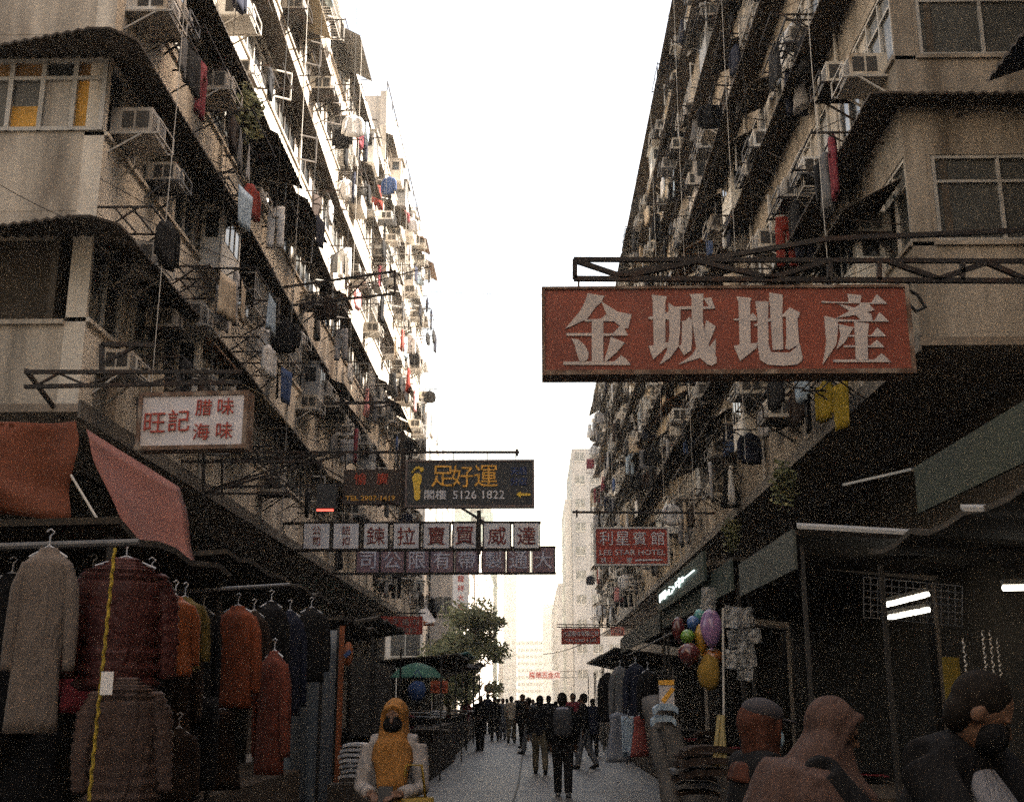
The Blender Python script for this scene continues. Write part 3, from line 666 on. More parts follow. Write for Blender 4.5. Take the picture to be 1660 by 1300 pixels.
sg.bracket([((930, 421), (1720, 424), 0, 0, .045), ((930, 452), (1720, 456), 0, 0, .05), ((932, 421), (932, 452)), ((936, 424), (1010, 449)), ((1010, 449), (1130, 424)), ((1130, 424), (1250, 451)), ((1250, 451), (1340, 424)), ((1425, 423), (1425, 455)), ((1345, 424), (1345, 454)), ((1440, 424), (1520, 452)), ((1560, 424), (1560, 455)), ((1520, 453), (1600, 426)), ((1600, 426), (1660, 452)), ((1000, 418), (1345, 382), .5, .1, .05), ((1345, 382), (1720, 365), .1, .1, .05), ((938, 452), (938, 474), 0, 0, .02), ((1455, 452), (1455, 472), 0, 0, .03), ((1200, 452), (1200, 472), 0, 0, .02)], STEEL)
b = MB(); b.tube([sg.loc(1478, 455, .1), sg.loc(1472, 480, .1), sg.loc(1490, 500, .1), sg.loc(1506, 492, .12), sg.loc(1495, 470, .15), sg.loc(1478, 462, .15)], .02, 6); b.build('cable_loop', BLACK, sg.o, False)
# 2 white signboard on the left
sg = Sign('hanging_sign', 'small white signboard with red brush characters and a rusty frame, on the left corner', (229, 639, 405, 731), 14.1, 14.0)
sg.panel(WPAN, .22); sg.frame(RUSTF, .05, .02)
sg.text([('旺', .16, .53, .34), ('記', .38, .50, .38), ('腊', .60, .28, .28), ('味', .80, .27, .29), ('海', .59, .70, .28), ('味', .80, .69, .29)], REDL, bold=.0)
sg.bracket([((40, 603), (392, 603)), ((40, 627), (392, 620)), ((60, 625), (95, 605), 0, 0, .03), ((95, 605), (140, 625), 0, 0, .03), ((140, 625), (190, 605), 0, 0, .03), ((190, 605), (240, 623), 0, 0, .03), ((240, 623), (300, 604), 0, 0, .03), ((300, 604), (350, 621), 0, 0, .03), ((350, 621), (380, 604), 0, 0, .03), ((290, 600), (290, 640)), ((42, 600), (25, 640), 0, 1.3), ((220, 640), (220, 680), .1), ((220, 675), (160, 690), .1, 1.3), ((335, 603), (335, 640), 0, 0, .03)], STEEL)
# 3 foot massage sign
sg = Sign('hanging_sign', 'dark massage sign with a yellow foot, amber characters and a phone number', (658, 747, 866, 823), 21.8)
sg.panel(DKPAN, .16); sg.frame(mk('dull_edge', (.12, .09, .085), .5, .3, 5, metal=.3), .035, .02)
sg.text([('足', .235 + .055, .345, .45), ('好', .44, .345, .46), ('運', .625, .345, .46)], ORA, bold=.004)
sg.text([('閣樓', .235, .74, .20, .17), ('5126 1822', .57, .74, .18, .40)], PALEB, bold=.008)
sg.text([('天后', .88, .24, .17), ('分店', .88, .46, .17)], BLUL, bold=.01)
b = MB(); P = lambda u, v: ((u - .5) * sg.w, (.5 - v) * sg.h)
b.prism([P(.058, .48), P(.05, .38), P(.07, .29), P(.10, .28), P(.125, .33), P(.125, .45), P(.112, .56), P(.118, .70), P(.115, .82), P(.09, .87), P(.07, .80), P(.068, .64)], sg.f - .02, sg.f - .003)
for (u, v, r) in ((.125, .20, .055), (.102, .16, .035), (.084, .17, .033), (.068, .20, .03), (.053, .25, .028)):
    x, z = P(u, v); b.ell((x, sg.f - .008, z), (r * sg.h * .75, .008, r * sg.h), 10, 6)
b.prism([P(.86, .74), P(.895, .67), P(.895, .715), P(.97, .715), P(.97, .765), P(.895, .765), P(.895, .81)], sg.f - .016, sg.f - .003)
b.build('foot_emblem', YEL, sg.o, False)
sg.bracket([((300, 733), (842, 733), 0, 0, .045), ((330, 748), (530, 737)), ((838, 728), (838, 739)), ((320, 800), (520, 737), 0, 0, .04), ((360, 738), (360, 800), 0, 0, .04), ((440, 735), (440, 790)), ((735, 733), (735, 748), 0, 0, .015), ((790, 733), (790, 748), 0, 0, .015), ((836, 733), (836, 748), 0, 0, .015), ((330, 790), (560, 786)), ((400, 738), (470, 786), 0, 0, .03), ((645, 820), (600, 800), 0, .4), ((653, 700), (653, 830), .0, 0, .08)], STEEL)
sg = Sign('hanging_sign', 'dark brown sign with two red characters and a yellow phone number, beside the foot sign', (557, 762, 650, 818), 22.1)
sg.panel(mk('brown_black_panel', (.05, .032, .025), .6, .3, 3), .14)
sg.text([('愉', .30, .27, .34), ('廣', .68, .27, .34)], REDN, bold=.008); sg.text([('TEL 2907-1419', .48, .83, .14, .86)], ORA, bold=.01)
sg.bracket([((560, 762), (560, 733)), ((645, 762), (645, 733)), ((500, 740), (600, 800), .3, .2, .03)], STEEL, .03)
sg = Sign('light_box', 'small dark box sign with a red glowing strip under it, left of the others', (515, 786, 546, 825), 21.5)
sg.panel(DKPAN, .2); MB().box((-sg.w / 2, -.06, -sg.h / 2 - .04), (sg.w / 2 - .05, 0, -sg.h / 2 - .012)).build('neon_strip', emit('red_neon', (1, .12, .08), .3), sg.o, False)
sg.bracket([((520, 786), (520, 745))], STEEL, .04)
# 4, 5 rows of light boxes
def box_row(label, x0, x1, y0, y1, Y, cells, pm, lm, fm, post):
    sg = Sign('light_box_row', label, (x0, y0, x1, y1), Y); sg.f = -.11
    fr = MB(); zt, zb = sg.h / 2, -sg.h / 2; t = .05
    fr.box((-sg.w / 2, -.1, zt - t), (sg.w / 2, .1, zt)); fr.box((-sg.w / 2, -.1, zb), (sg.w / 2, .1, zb + t))
    for i, (a, c, st) in enumerate(cells):
        xa = sg.loc(a, y0).x; xc = sg.loc(c, y0).x; B = MB().box((xa, -.11, zb + t + .005), (xc, .11, zt - t - .005)); p = B.build('light_box', pm, sg.o, False)
        fr.box((xa - .035, -.09, zb + t), (xa - .003, .09, zt - t)); fr.box((xc + .003, -.09, zb + t), (xc + .035, .09, zt - t))
        lb = MB(); cx = (xa + xc) / 2
        if len(st) == 1: letters(lb, st, cx, 0, (zt - zb) * .62, None, .0 if st == '鍊' else .008, -.113)
        else:
            letters(lb, st[0], cx, (zt - zb) * .2, (zt - zb) * .28, None, .0, -.113); letters(lb, st[1], cx, -(zt - zb) * .18, (zt - zb) * .28, None, .0, -.113)
        lb.build('lettering', lm, p, False)
    fr.bar((-sg.w / 2, 0, zb), (-sg.w / 2, 0, zt), .08)
    fr.build('frame', fm, sg.o, False); return sg
LBW = mk('milky_acrylic', (.74, .70, .70), .4, .15, 2, spots=((.6, .55, .55), 2))
g4 = box_row('long row of eight white light boxes with dark red characters across the street', 455, 877, 846, 893, 28.6, [(495, 536, '公司'), (543, 583, '鈕扣'), (592, 630, '鍊'), (640, 680, '拉'), (688, 729, '賣'), (736, 772, '買'), (785, 827, '威'), (834, 873, '達')], LBW, mk('dark_red_letters', (.20, .035, .03), .6), STEEL, 1)
g4.bracket([((430, 849), (500, 849)), ((785, 846), (720, 790), 0, 2.0), ((777, 830), (777, 900), -.2, -.2, .1), ((452, 893), (500, 893))], STEEL)
g5 = box_row('long row of eight mauve boxes with pale characters, below the white light boxes', 545, 901, 886, 931, 33.5, [(580, 616, '司'), (619, 656, '公'), (660, 696, '限'), (699, 735, '有'), (740, 775, '帶'), (783, 818, '製'), (823, 858, '通'), (863, 898, '大')], MAUVE, mk('pale_lilac_letters', (.60, .58, .66), .6), STEEL, 1)
g5.bracket([((520, 888), (580, 888)), ((520, 930), (580, 930))], STEEL)
# 6 hotel
sg = Sign('hanging_sign', 'red hotel sign with white characters and English name, hung under a pole at right', (963, 855, 1084, 917), 33.0)
sg.panel(DRED, .18); sg.frame(mk('silver_edge', (.5, .47, .44), .5, .2, 5, metal=.3), .05, .02)
sg.text([('利', .16, .29, .36), ('星', .38, .29, .35), ('賓', .61, .29, .36), ('館', .85, .29, .36), ('LEE STAR HOTEL', .51, .66, .14, .88), ('請', .12, .86, .14), ('上', .23, .86, .12), ('二', .345, .86, .09), ('樓', .46, .86, .14)], PALEB, bold=.0)
b = MB(); b.prism([P_ for P_ in [(.04 * sg.w, -.385 * sg.h), (.38 * sg.w, -.375 * sg.h), (.42 * sg.w, -.36 * sg.h), (.38 * sg.w, -.335 * sg.h), (.04 * sg.w, -.345 * sg.h)]], sg.f - .016, sg.f - .003); b.build('arrow', PALEB, sg.o, False)
sg.bracket([((928, 830), (1195, 832), 0, 0, .06), ((935, 826), (935, 838)), ((972, 831), (972, 855), 0, 0, .02), ((1075, 831), (1075, 855), 0, 0, .02)], STEEL)
# 7, 8 and the far ones
sg = Sign('hanging_sign', 'red company sign with two lines of small white writing, far along the right row', (910, 1018, 973, 1044), 60.5)
sg.panel(DRED, .15); sg.text([('大源製衣有限公司', .5, .34, .34, .9), ('TEL 2387 6122', .5, .76, .16, .8)], PALEB)
sg.bracket([((903, 1012), (1046, 1013)), ((903, 1016), (1046, 1017)), ((918, 1013), (918, 1018)), ((965, 1013), (965, 1018))], STEEL)
sg = Sign('hanging_sign', 'small faded pink sign next to the red company sign on the right', (990, 1016, 1012, 1030), 58.5)
sg.panel(mk('pink_panel', (.55, .2, .16), .6), .12); sg.text([('海味', .5, .5, .5, .7)], OFFW); sg.bracket([((992, 1013), (992, 1016)), ((992, 1013), (1030, 1014))], STEEL)
sg = Sign('hanging_sign', 'dark red sign with faint pale characters and a number, low on the left row', (614, 999, 685, 1028), 43.5)
sg.panel(DRED, .15); sg.text([('紀', .15, .3, .38), ('發', .38, .3, .38), ('鐘', .62, .3, .38), ('材', .86, .3, .38), ('2381 2850', .5, .75, .26, .75)], mk('dim_letters', (.33, .22, .19), .7))
sg.bracket([((590, 992), (690, 994)), ((620, 992), (620, 999)), ((680, 993), (680, 999))], STEEL)
sg = Sign('vertical_sign', 'tall white sign with red characters down it, on the far left block above the tree', (734, 930, 760, 992), 79.6)
sg.panel(mk('white_sign', (.72, .68, .66), .6, .1, 1), .3); sg.text([('龍', .5, .13, .17), ('祥', .5, .38, .17), ('大', .5, .63, .17), ('廈', .5, .87, .17)], mk('bright_red_letters', (.5, .06, .05), .6))
sg = Sign('hanging_sign', 'white sign with red characters spanning low over the far crowd', (858, 1087, 908, 1101), 100)
sg.panel(WPAN, .2); sg.text([('隆', .1, .5, .7), ('華', .3, .5, .7), ('五', .5, .5, .66), ('金', .7, .5, .7), ('店', .9, .5, .7)], REDL); sg.bracket([((905, 1088), (935, 1088)), ((905, 1098), (935, 1098))], STEEL)
sg = Sign('road_sign', 'round red no entry sign on a post far down the street at left', (785, 1107, 801, 1124), 74, cat='road sign')
b = MB(); n_ = 24; b.loft([[Vector((sg.h / 2 * math.cos(2 * math.pi * k / n_), y, sg.h / 2 * math.sin(2 * math.pi * k / n_))) for k in range(n_)] for y in (0, .03)]); b.build('disc', mk('road_sign_red', (.5, .08, .04), .5), sg.o, False); sg.f = 0
MB().box((-sg.w * .33, -.012, -.09), (sg.w * .33, -.002, .09)).build('white_bar', WPAN, sg.o, False); MB().tube([(0, .06, -sg.o.location.z), (0, .06, sg.h / 2)], .035).build('post', GREYSTEEL, sg.o, False)
# extra brackets on the left
def bracket_thing(label, segs, mat=STEEL):
    p0 = at_Y(segs[0][0][0], segs[0][0][1], segs[0][2]); o = thing('sign_bracket', label, 'bracket', p0, 0, 'empty sign brackets'); b = MB()
    for (a, c, Ya, Yb, t) in segs: b.bar(at_Y(a[0], a[1], Ya), at_Y(c[0], c[1], Yb), t)
    b.build('frame', mat, o); return o
bracket_thing('bare steel bracket frame jutting over the street high on the left row', [((430, 470), (640, 440), 26, 26, .05), ((430, 500), (640, 476), 26, 26, .05), ((640, 438), (640, 478), 26, 26, .05), ((520, 457), (560, 487), 26, 26, .03), ((560, 487), (600, 445), 26, 26, .03), ((480, 490), (700, 432), 26.4, 26.4, .02)])
bracket_thing('rusty bracket with a cross brace at the left corner, above the white signboard', [((165, 558), (250, 560), 15, 15, .06), ((165, 558), (165, 600), 15, 15, .06), ((165, 590), (220, 562), 15, 15, .04)])
bracket_thing('low bare bracket with struts on the left row, left of the foot sign', [((290, 748), (500, 748), 20, 20, .05), ((330, 735), (330, 810), 20, 20, .05), ((330, 800), (560, 735), 20, 20, .04), ((325, 800), (470, 800), 20, 20, .04)])
bracket_thing('long thin pole bracket on the left row, over the white light boxes', [((480, 655), (640, 652), 30, 30, .07), ((600, 662), (640, 656), 30, 30, .04), ((560, 655), (600, 700), 30, 31, .04)])
WIRE = [('slack black wire crossing the upper left corner of the row', (0, 300), (330, 395), 13, 17, .25), ('thin wire crossing the street behind the red sign', (660, 470), (1010, 474), 45, 45, .15), ('thin cable slung from the left row over the phone number sign', (450, 690), (880, 770), 24, 32, .5),
        ('low sagging cable strung across in front of the hotel sign', (880, 1060), (1100, 940), 40, 20, .3), ('wire running to the leafy tree from the left row', (640, 1010), (790, 1028), 46, 74, .2)]
for (lb_, a, c, Ya, Yb, sag) in WIRE:
    A_, B_ = at_Y(a[0], a[1], Ya), at_Y(c[0], c[1], Yb); tag(MB().tube([A_.lerp(B_, i / 16) - Vector((0, 0, sag * 4 * (i / 16) * (1 - i / 16))) for i in range(17)], .006 * (Ya / 13) ** .5, 5).build('overhead_wire', BLACK), lb_, 'wire', 'overhead wires')
# ------------------------------------------------------------------ tree
LEAF = mk('dusty_leaves', (.19, .205, .10), .7, .5, 1.5, trans=.25); LEAF2 = mk('olive_leaves', (.25, .235, .11), .7, .5, 1.5, trans=.25); BARK = mk('bark', (.10, .075, .05), .9, .4, 6)
def tree(name, label, loc, Ht, crown, nleaf, ls, seed, trunk_r=.16):
    rnd = random.Random(seed); o = thing(name, label, 'tree', loc); b = MB(); b.sm = True
    b.tube([(0, 0, 0), (.1, 0, Ht * .25), (-.05, .1, Ht * .5), (.05, 0, Ht * .75)], [trunk_r, trunk_r * .8, trunk_r * .55, trunk_r * .25], 8)
    cl = []
    for q in range(34):
        a = rnd.random() * 6.28; z = Ht * rnd.uniform(.3, .98); r = crown * rnd.uniform(.1, .95) * (1 - .5 * abs(z / Ht - .55)); p = Vector((math.cos(a) * r, math.sin(a) * r, z)); cl.append((p, rnd.uniform(.45, .95) * crown * .42))
        zb = z * rnd.uniform(.45, .7); b.tube([(0, 0, zb), p * .55 + Vector((0, 0, zb * .45)), p], [trunk_r * .4, trunk_r * .25, .02], 5)
    b.build('trunk', BARK, o, False); lf = MB()
    for q in range(nleaf):
        c, r = rnd.choice(cl); v = Vector((rnd.gauss(0, 1), rnd.gauss(0, 1), rnd.gauss(0, .8))); v = v.normalized() * r * rnd.random() ** .5; p = c + v
        x = Vector((rnd.gauss(0, 1), rnd.gauss(0, 1), rnd.gauss(0, .6))).normalized(); y = x.orthogonal().normalized(); s_ = ls * rnd.uniform(.6, 1.4)
        lf.add([p - x * s_, p + y * s_ * .4, p + x * s_, p - y * s_ * .4], [(0, 1, 2, 3)], rnd.random() < .4)
    lf.build('crown', [LEAF, LEAF2], o, False); return o
p = at_Y(758, 1133, 72); tree('leafy_tree', 'tall leafy green tree standing past the left row, in front of the vertical sign', (p.x, 72, .14), 6.9, 2.5, 8000, .17, 3)
p = at_Y(725, 1133, 66); tree('leafy_tree', 'smaller olive tree at the end of the left row, lower than the tall one', (p.x, 66, .14), 5.0, 1.9, 5000, .15, 5)
def shrub(label, loc, r, n, seed):
    rnd = random.Random(seed); b = MB()
    for q in range(n):
        v = Vector((rnd.gauss(0, 1), rnd.gauss(0, 1), rnd.gauss(0, 1))).normalized() * r * rnd.random() ** .4; v.z *= 1.3; v += Vector((0, .5 * r * (q % 3 - 1), -.45 * r * (q % 4)))
        x = Vector((rnd.gauss(0, 1), rnd.gauss(0, 1), rnd.gauss(0, 1))).normalized(); y = x.orthogonal(); s_ = .07
        b.add([v - x * s_, v + y * s_ * .5, v + x * s_, v - y * s_ * .5], [(0, 1, 2, 3)], rnd.random() < .3)
    for q in range(6):
        a = rnd.random() * 6.28; b.tube([(0, 0, -r), (math.cos(a) * r * .5, math.sin(a) * r * .5, r * .6)], .008, 4)
    o = b.build('wall_shrub', [LEAF, LEAF2]); o.location = loc; tag(o, label, 'plant'); return o
shrub('green shrub growing on an eave of the left row, high near the corner', at_X(403, 165, -5.6), .33, 260, 1)
shrub('straggly dark plant growing at the lower wall of the right row', at_X(1185, 855, 5.15), .25, 160, 2)
shrub('dark potted bush hanging on the right row behind the red sign', at_X(1270, 770, 5.1), .28, 220, 4)

# ------------------------------------------------------------------ market stalls
TARPD = mk('dark_tarpaulin', (.042, .034, .026), .8, .4, 3); TARPO = mk('brown_orange_tarpaulin', (.155, .046, .022), .75, .3, 2, spots=((.20, .06, .03), 1.5), trans=.25)
TARPP = mk('faded_pink_tarpaulin', (.29, .115, .088), .75, .25, 2, trans=.35); GREYSH = mk('grey_plastic_sheet', (.11, .12, .13), .6, .3, 3, True)
GREENF = mk('green_grey_fascia', (.05, .056, .05), .6, .3, 3); GREENC = mk('dull_green_canopy', (.03, .038, .024), .7, .3, 3); ORPOST = mk('orange_post', (.22, .06, .018), .6, .2, 4)
BOXM = mk('dark_cartons', (.06, .045, .033), .85, .4, 3); WCLOTH = mk('white_stock', (.5, .48, .47), .8, .25, 4); TUBE = emit('fluorescent_tube', (1, .95, .82), 1.1); PINKP = mk('dusty_pink_quilt', (.07, .044, .037), .7, .3, 5)
DKSTEEL = mk('dark_steel', (.035, .032, .03), .6, .3, 5, metal=.3)
PANTS = CLOTH['black']
def folded(w_, d_, h_, n, seed, mats):
    rnd = random.Random(seed); b = MB(); z = 0
    for q in range(n):
        t = h_ / n; x = rnd.uniform(-.03, .03); y = rnd.uniform(-.03, .03)
        P = [[(x - w_ / 2 + w_ * j / 5, y - d_ / 2 + d_ * i / 4, z + t * .9 - t * .4 * ((abs(j - 2.5) / 2.5) ** 4) + .008 * rnd.random()) for j in range(6)] for i in range(5)]
        b.grid(P, (0, 0, -t * .55), rnd.randrange(len(mats))); z += t
    return b
def stall(label, x0, x1, y0, y1, zf, zb, roof, side=0, counter=.8, back=True, goods=True, seed=1, thick=.04, fascia=None, group='market stalls'):
    """side -1 left of the street, +1 right; x0 street edge."""
    o = thing('market_stall', label, 'market stall', ((x0 + x1) / 2, y0, 0), 0, group); rnd = random.Random(seed)
    A = []; B = []; n = max(4, int((y1 - y0) / .35))
    for q in range(n + 1):
        y = y0 + (y1 - y0) * q / n; sg_ = .05 * math.sin(q * 2.1 + seed) * rnd.random(); A.append((x0, y, zf + sg_)); B.append((x1, y, zb + sg_ * .3))
    if roof: MB().sheet(A, B, (0, 0, thick)).build('roof', roof, o)
    for x in (x0 + (.06 if x1 > x0 else -.06), x1 - (.06 if x1 > x0 else -.06)):
        for y in (y0 + .08, y1 - .08): MB().bar((x, y, 0.01), (x, y, min(zf, zb) + .0), .036).build('post', DKSTEEL, o)
    s_ = 1 if x1 > x0 else -1
    if counter:
        xa, xb = sorted((x0 + s_ * .25, x0 + s_ * 1.3)); MB().box((xa, y0 + .15, .02), (xb, y1 - .15, counter)).build('counter', BOXM, o)
    if back:
        xa, xb = sorted((x1 - s_ * .12, x1 - s_ * .06)); MB().box((xa, y0 + .1, .02), (xb, y1 - .1, min(zf, zb) - .03)).build('back_sheet', TARPD, o)
    if fascia:
        xa, xb = sorted((x0 - s_ * .03, x0)); MB().box((xa, y0, zf - fascia[0]), (xb, y1, zf + fascia[1])).build('fascia', fascia[2], o)
    if goods:
        q = 0; y = y0 + .5
        while y < y1 - .4:
            if rnd.random() < .8:
                f = folded(.42, .36, rnd.uniform(.1, .3), rnd.randrange(3, 7), seed * 31 + q, [CLOTH[rnd.choice(['black', 'navy', 'dark brown', 'grey', 'maroon'])], CLOTH[rnd.choice(['grey', 'black', 'pale grey'])]])
                g = f.build('folded_clothes', [CLOTH[rnd.choice(['black', 'navy', 'dark brown', 'maroon', 'grey', 'grey'])], CLOTH['black']]); g.location = (x0 + s_ * rnd.uniform(.5, .95), y, counter + .005)
                tag(g, 'folded clothes on the counter of the %s, %s from its front' % ({2: 'near left stall', 3: 'second left stall', 5: 'stall behind the grey sheet', 6: 'left table stall', 10: 'stall after the table', 11: 'teal roofed stall', 30: 'main right stall', 31: 'second right stall', 32: 'third right stall', 33: 'near right stall'}[seed], ORD[q]), 'folded clothes', 'piles of folded clothes on stall counters')
            q += 1; y += rnd.uniform(.5, .8)
    return o
def tagx(o, l, c, g=None): return tag(o, l, c, g)
# left side
stall('near left clothes stall', -2.35, -4.6, 6.4, 8.9, 2.52, 2.5, TARPD, seed=2)
stall('second left stall behind the orange jacket', -2.5, -4.6, 9.3, 14.2, 2.75, 2.6, TARPD, seed=3)
stall('grey sheeted left stall', -2.45, -4.6, 14.9, 18.6, 2.6, 2.5, TARPD, seed=4, goods=False)
stall('left stall before the table of white goods', -2.6, -4.6, 19.2, 23.5, 2.9, 2.6, TARPD, seed=5)
stall('open table stall with white goods at left', -1.85, -3.9, 24.2, 31.5, 3.0, 2.5, None, seed=6, counter=1.0)
for i, (y, z, m) in enumerate(((32.5, 2.8, TARPD), (39, 3.1, mk('teal_tarp', (.05, .16, .15), .7)), (46, 2.9, TARPD), (53, 3.2, mk('cream_tarp', (.4, .36, .28), .8)))):
    stall('%s stall beyond the table stall on the left' % ['first', 'teal roofed', 'dark', 'cream roofed'][i], -2.1 - .1 * i, -4.6, y, y + 5.8, z, 2.6, m, seed=10 + i, goods=i < 2)
g = MB(); Pg = [[(-2.5 - .62 * j / 8 + .01 * math.sin(j * 3), 14.78 + .05 * math.sin(j * 1.7) * (1 - i / 8), .03 + 2.42 * i / 8) for j in range(9)] for i in range(9)]
g.sm = True; tag(g.grid(Pg, (0, .012, 0)).build('side_sheet', GREYSH), 'grey plastic sheet hanging down the end of a left stall, beside the orange post', 'plastic sheet')
tag(MB().bar((-2.42, 14.7, .01), (-2.42, 14.7, 2.5), .06).build('post', ORPOST), 'thin orange painted post at the edge of the grey sheet', 'post').name = 'orange_pole'
sg = Sign('advert_board', 'orange upright board with a blue swirl, fixed high on the orange post', (557, 1040, 572, 1080), 14.5)
b = MB(); b.sm = True; b.loft([[Vector((sg.w / 2 * math.cos(a), y, sg.h / 2 * math.sin(a))) for a in [2 * math.pi * k / 20 for k in range(20)]] for y in (-.03, .03)]); b.build('panel', ORPOST, sg.o, False)
MB().bar((-sg.w * .3, -.045, -sg.h * .1), (sg.w * .3, -.045, sg.h * .12), .025, .05).build('blue_stripe', CLOTH['blue'], sg.o, False)
# tarps
def tarp(label, quad, mat, sag=.1, seed=0, n=12, fold=.03):
    P = []
    for i in range(n + 1):
        row = []; u = i / n
        for j in range(n + 1):
            v = j / n; p = (quad[0] * (1 - v) + quad[1] * v) * (1 - u) + (quad[3] * (1 - v) + quad[2] * v) * u
            d = Vector((noise.noise((u * 2 + seed, v * 2, 0)), noise.noise((u * 2, v * 2, seed + 5)), noise.noise((u * 3 + seed, v, 9)) * .6)) * fold * 3 * min(1, 4 * u + .2)
            d.z -= sag * math.sin(math.pi * u) * math.sin(math.pi * v); d.y += fold * math.sin(v * 9 + u * 3 + seed); row.append(p + d)
        P.append(row)
    b = MB(); b.sm = True; return tag(b.grid(P, (0.002, .005, 0.004)).build('tarpaulin', mat), label, 'tarpaulin')
tarp('brown orange tarpaulin hung as a screen at the left edge, beside the pink one', [at_Y(-60, 688, 7.7), at_Y(124, 684, 7.6), at_Y(114, 848, 7.5), at_Y(-60, 822, 7.5)], TARPO, .05, 1)
tarp('faded pink red tarpaulin stretched slanting down from the left corner wall', [at_Y(141, 697, 8.3), at_Y(290, 790, 9.6), at_Y(322, 925, 8.9), at_Y(214, 906, 7.9)], TARPP, .08, 4, fold=.015)
o = tag(MB().tube([at_Y(115, 770, 7.5), at_Y(190, 895, 7.2)], .008, 5).build('guy_rope', PALESTEEL), 'pale guy rope between the brown tarpaulin and the clothes rail', 'rope')
# rails and garments on the left
def rail(label, a, c, r=.017, mat=GREYSTEEL): return tag(MB().tube([a, c], r, 8).build('clothes_rail', mat), label, 'rail', 'clothes rails')
rail('horizontal clothes rail across the near left stall, carrying the pale cardigan', at_Y(-60, 888, 6.0), at_Y(226, 879, 6.0), .02)
rail('clothes rail along the second left stall above the orange jacket', at_Y(275, 960, 8.2), at_Y(468, 948, 9.6))
HANG = mk('plastic_hanger', (.4, .4, .42), .4)
def big_garment(kind, label, px, py, Y, wpx, hpx, rz, mat, seed, group='clothes for sale on the left stalls', hanger=True, tops=True):
    p = at_Y(px, py, Y); q = at_Y(px, py + hpx, Y); r_ = at_Y(px + wpx, py, Y)
    o = thing('hanging_' + kind, label, 'garment', p, rz, group); b = garment(kind, seed, True); zs = [v.z for v in b.v]; xs = [v.x for v in b.v]
    ks = (p.z - q.z) / (max(zs) - min(zs)); kx = (r_.x - p.x) / (max(xs) - min(xs)) / max(.45, abs(math.cos(rz)))
    for v in b.v: v.x *= kx; v.y *= (ks + kx) / 2; v.z *= ks
    b.build('cloth', mat, o, False)
    if hanger:
        h = MB(); h.tube([(-.17 * kx, 0, -.05), (0, 0, .01), (.17 * kx, 0, -.05)], .008, 5); h.tube([(0, 0, .01), (0, 0, .06), (.02, 0, .085), (.0, 0, .1), (-.02, 0, .085)], .005, 5); h.build('hanger', HANG, o, False)
    return o
KNIT = mk('pale_knit', (.15, .122, .105), .95, .2, 9, True, bump=.6, coord='Object'); RQ = mk('dark_red_quilt', (.062, .014, .012), .6, .3, 5, coord='Object'); OJ = mk('burnt_orange_cloth', (.15, .034, .011), .85, .25, 6, coord='Object'); OR2 = mk('red_orange_cloth', (.105, .023, .012), .85, .25, 6, coord='Object'); YG = mk('olive_yellow_cloth', (.10, .07, .014), .85, .25, 6, coord='Object')
for m_ in (KNIT, RQ, OJ, OR2, YG, PINKP): wrinkle(m_, 6, .7)
big_garment('cardigan', 'long pale knitted cardigan on a hanger at the far left of the near stall', 80, 888, 5.95, 112, 300, R(8), KNIT, 2)
big_garment('puffer', 'dark red quilted jacket hanging between the pale cardigan and the yellow cord', 205, 905, 6.3, 170, 215, R(25), RQ, 5)
big_garment('jacket', 'burnt orange jacket hanging under a white hanger in the middle of the left stalls', 386, 982, 9.0, 92, 165, R(-12), OJ, 7)
big_garment('jacket', 'red orange coat hanging lower than the burnt orange jacket, nearer the grey sheet', 445, 1055, 9.3, 66, 200, R(-30), OR2, 9)
big_garment('jacket', 'orange jacket edge showing behind the dark red quilted jacket', 284, 966, 7.2, 60, 130, R(60), ORPOST, 11)
big_garment('jacket', 'olive yellow jacket hanging next to the orange jacket edge', 300, 968, 7.6, 60, 120, R(60), YG, 12)
for i, (px, py, Y, wp, hp, kd, c) in enumerate(((330, 985, 8.6, 60, 190, 'jacket', 'black'), (440, 975, 9.9, 60, 150, 'jacket', 'black'), (285, 1000, 8.0, 90, 200, 'jacket', 'dark brown'), (20, 930, 6.6, 110, 260, 'jacket', 'black'), (505, 985, 11, 60, 120, 'jacket', 'black'), (232, 1030, 7.0, 90, 180, 'shirt', 'black'))):
    big_garment(kd, '%s jacket shaded in the left stalls, %s' % (c, ['beside the burnt orange jacket', 'behind the red orange coat', 'below the olive yellow jacket', 'behind the pale cardigan', 'above the grey sheet', 'behind the quilted jacket'][i]), px, py, Y, wp, hp, R(30), CLOTH[c], i)
big_garment('puffer', 'dusty pink brown quilted jacket set on a dark dress form in the near left stall', 208, 1098, 6.0, 150, 205, R(20), PINKP, 3, hanger=False)
for i, (px, py, Y, wp, hp, kd, c) in enumerate(((150, 925, 6.9, 80, 230, 'shirt', 'maroon'), (245, 930, 6.9, 90, 190, 'jacket', 'black'), (325, 1130, 8.4, 60, 150, 'trousers', 'black'), (360, 1150, 9.4, 70, 130, 'dress', 'dark brown'), (412, 990, 9.5, 60, 160, 'jacket', 'dark brown'), (470, 990, 10.4, 60, 170, 'shirt', 'navy'), (60, 1180, 6.8, 120, 160, 'dress', 'black'), (290, 1180, 7.6, 70, 120, 'shirt', 'dark brown'))):
    big_garment(kd, '%s %s in the shaded left stalls, %s' % (c, kd, ['between cardigan and red quilt', 'behind the red quilt', 'low, right of the quilted jacket', 'under the burnt orange jacket', 'right of the burnt orange jacket', 'left of the grey sheet top', 'low at the far left', 'low by the yellow cord'][i]), px, py, Y, wp, hp, R(25), CLOTH[c], i + 20)
o = MB(); a, c = at_Y(186, 888, 5.8), at_Y(144, 1298, 5.7); n = 60; o.tube([a.lerp(c, i / n) + Vector((.003 * math.sin(i * 1.6), .003 * math.cos(i * 1.6), 0)) for i in range(n + 1)], .009, 6)
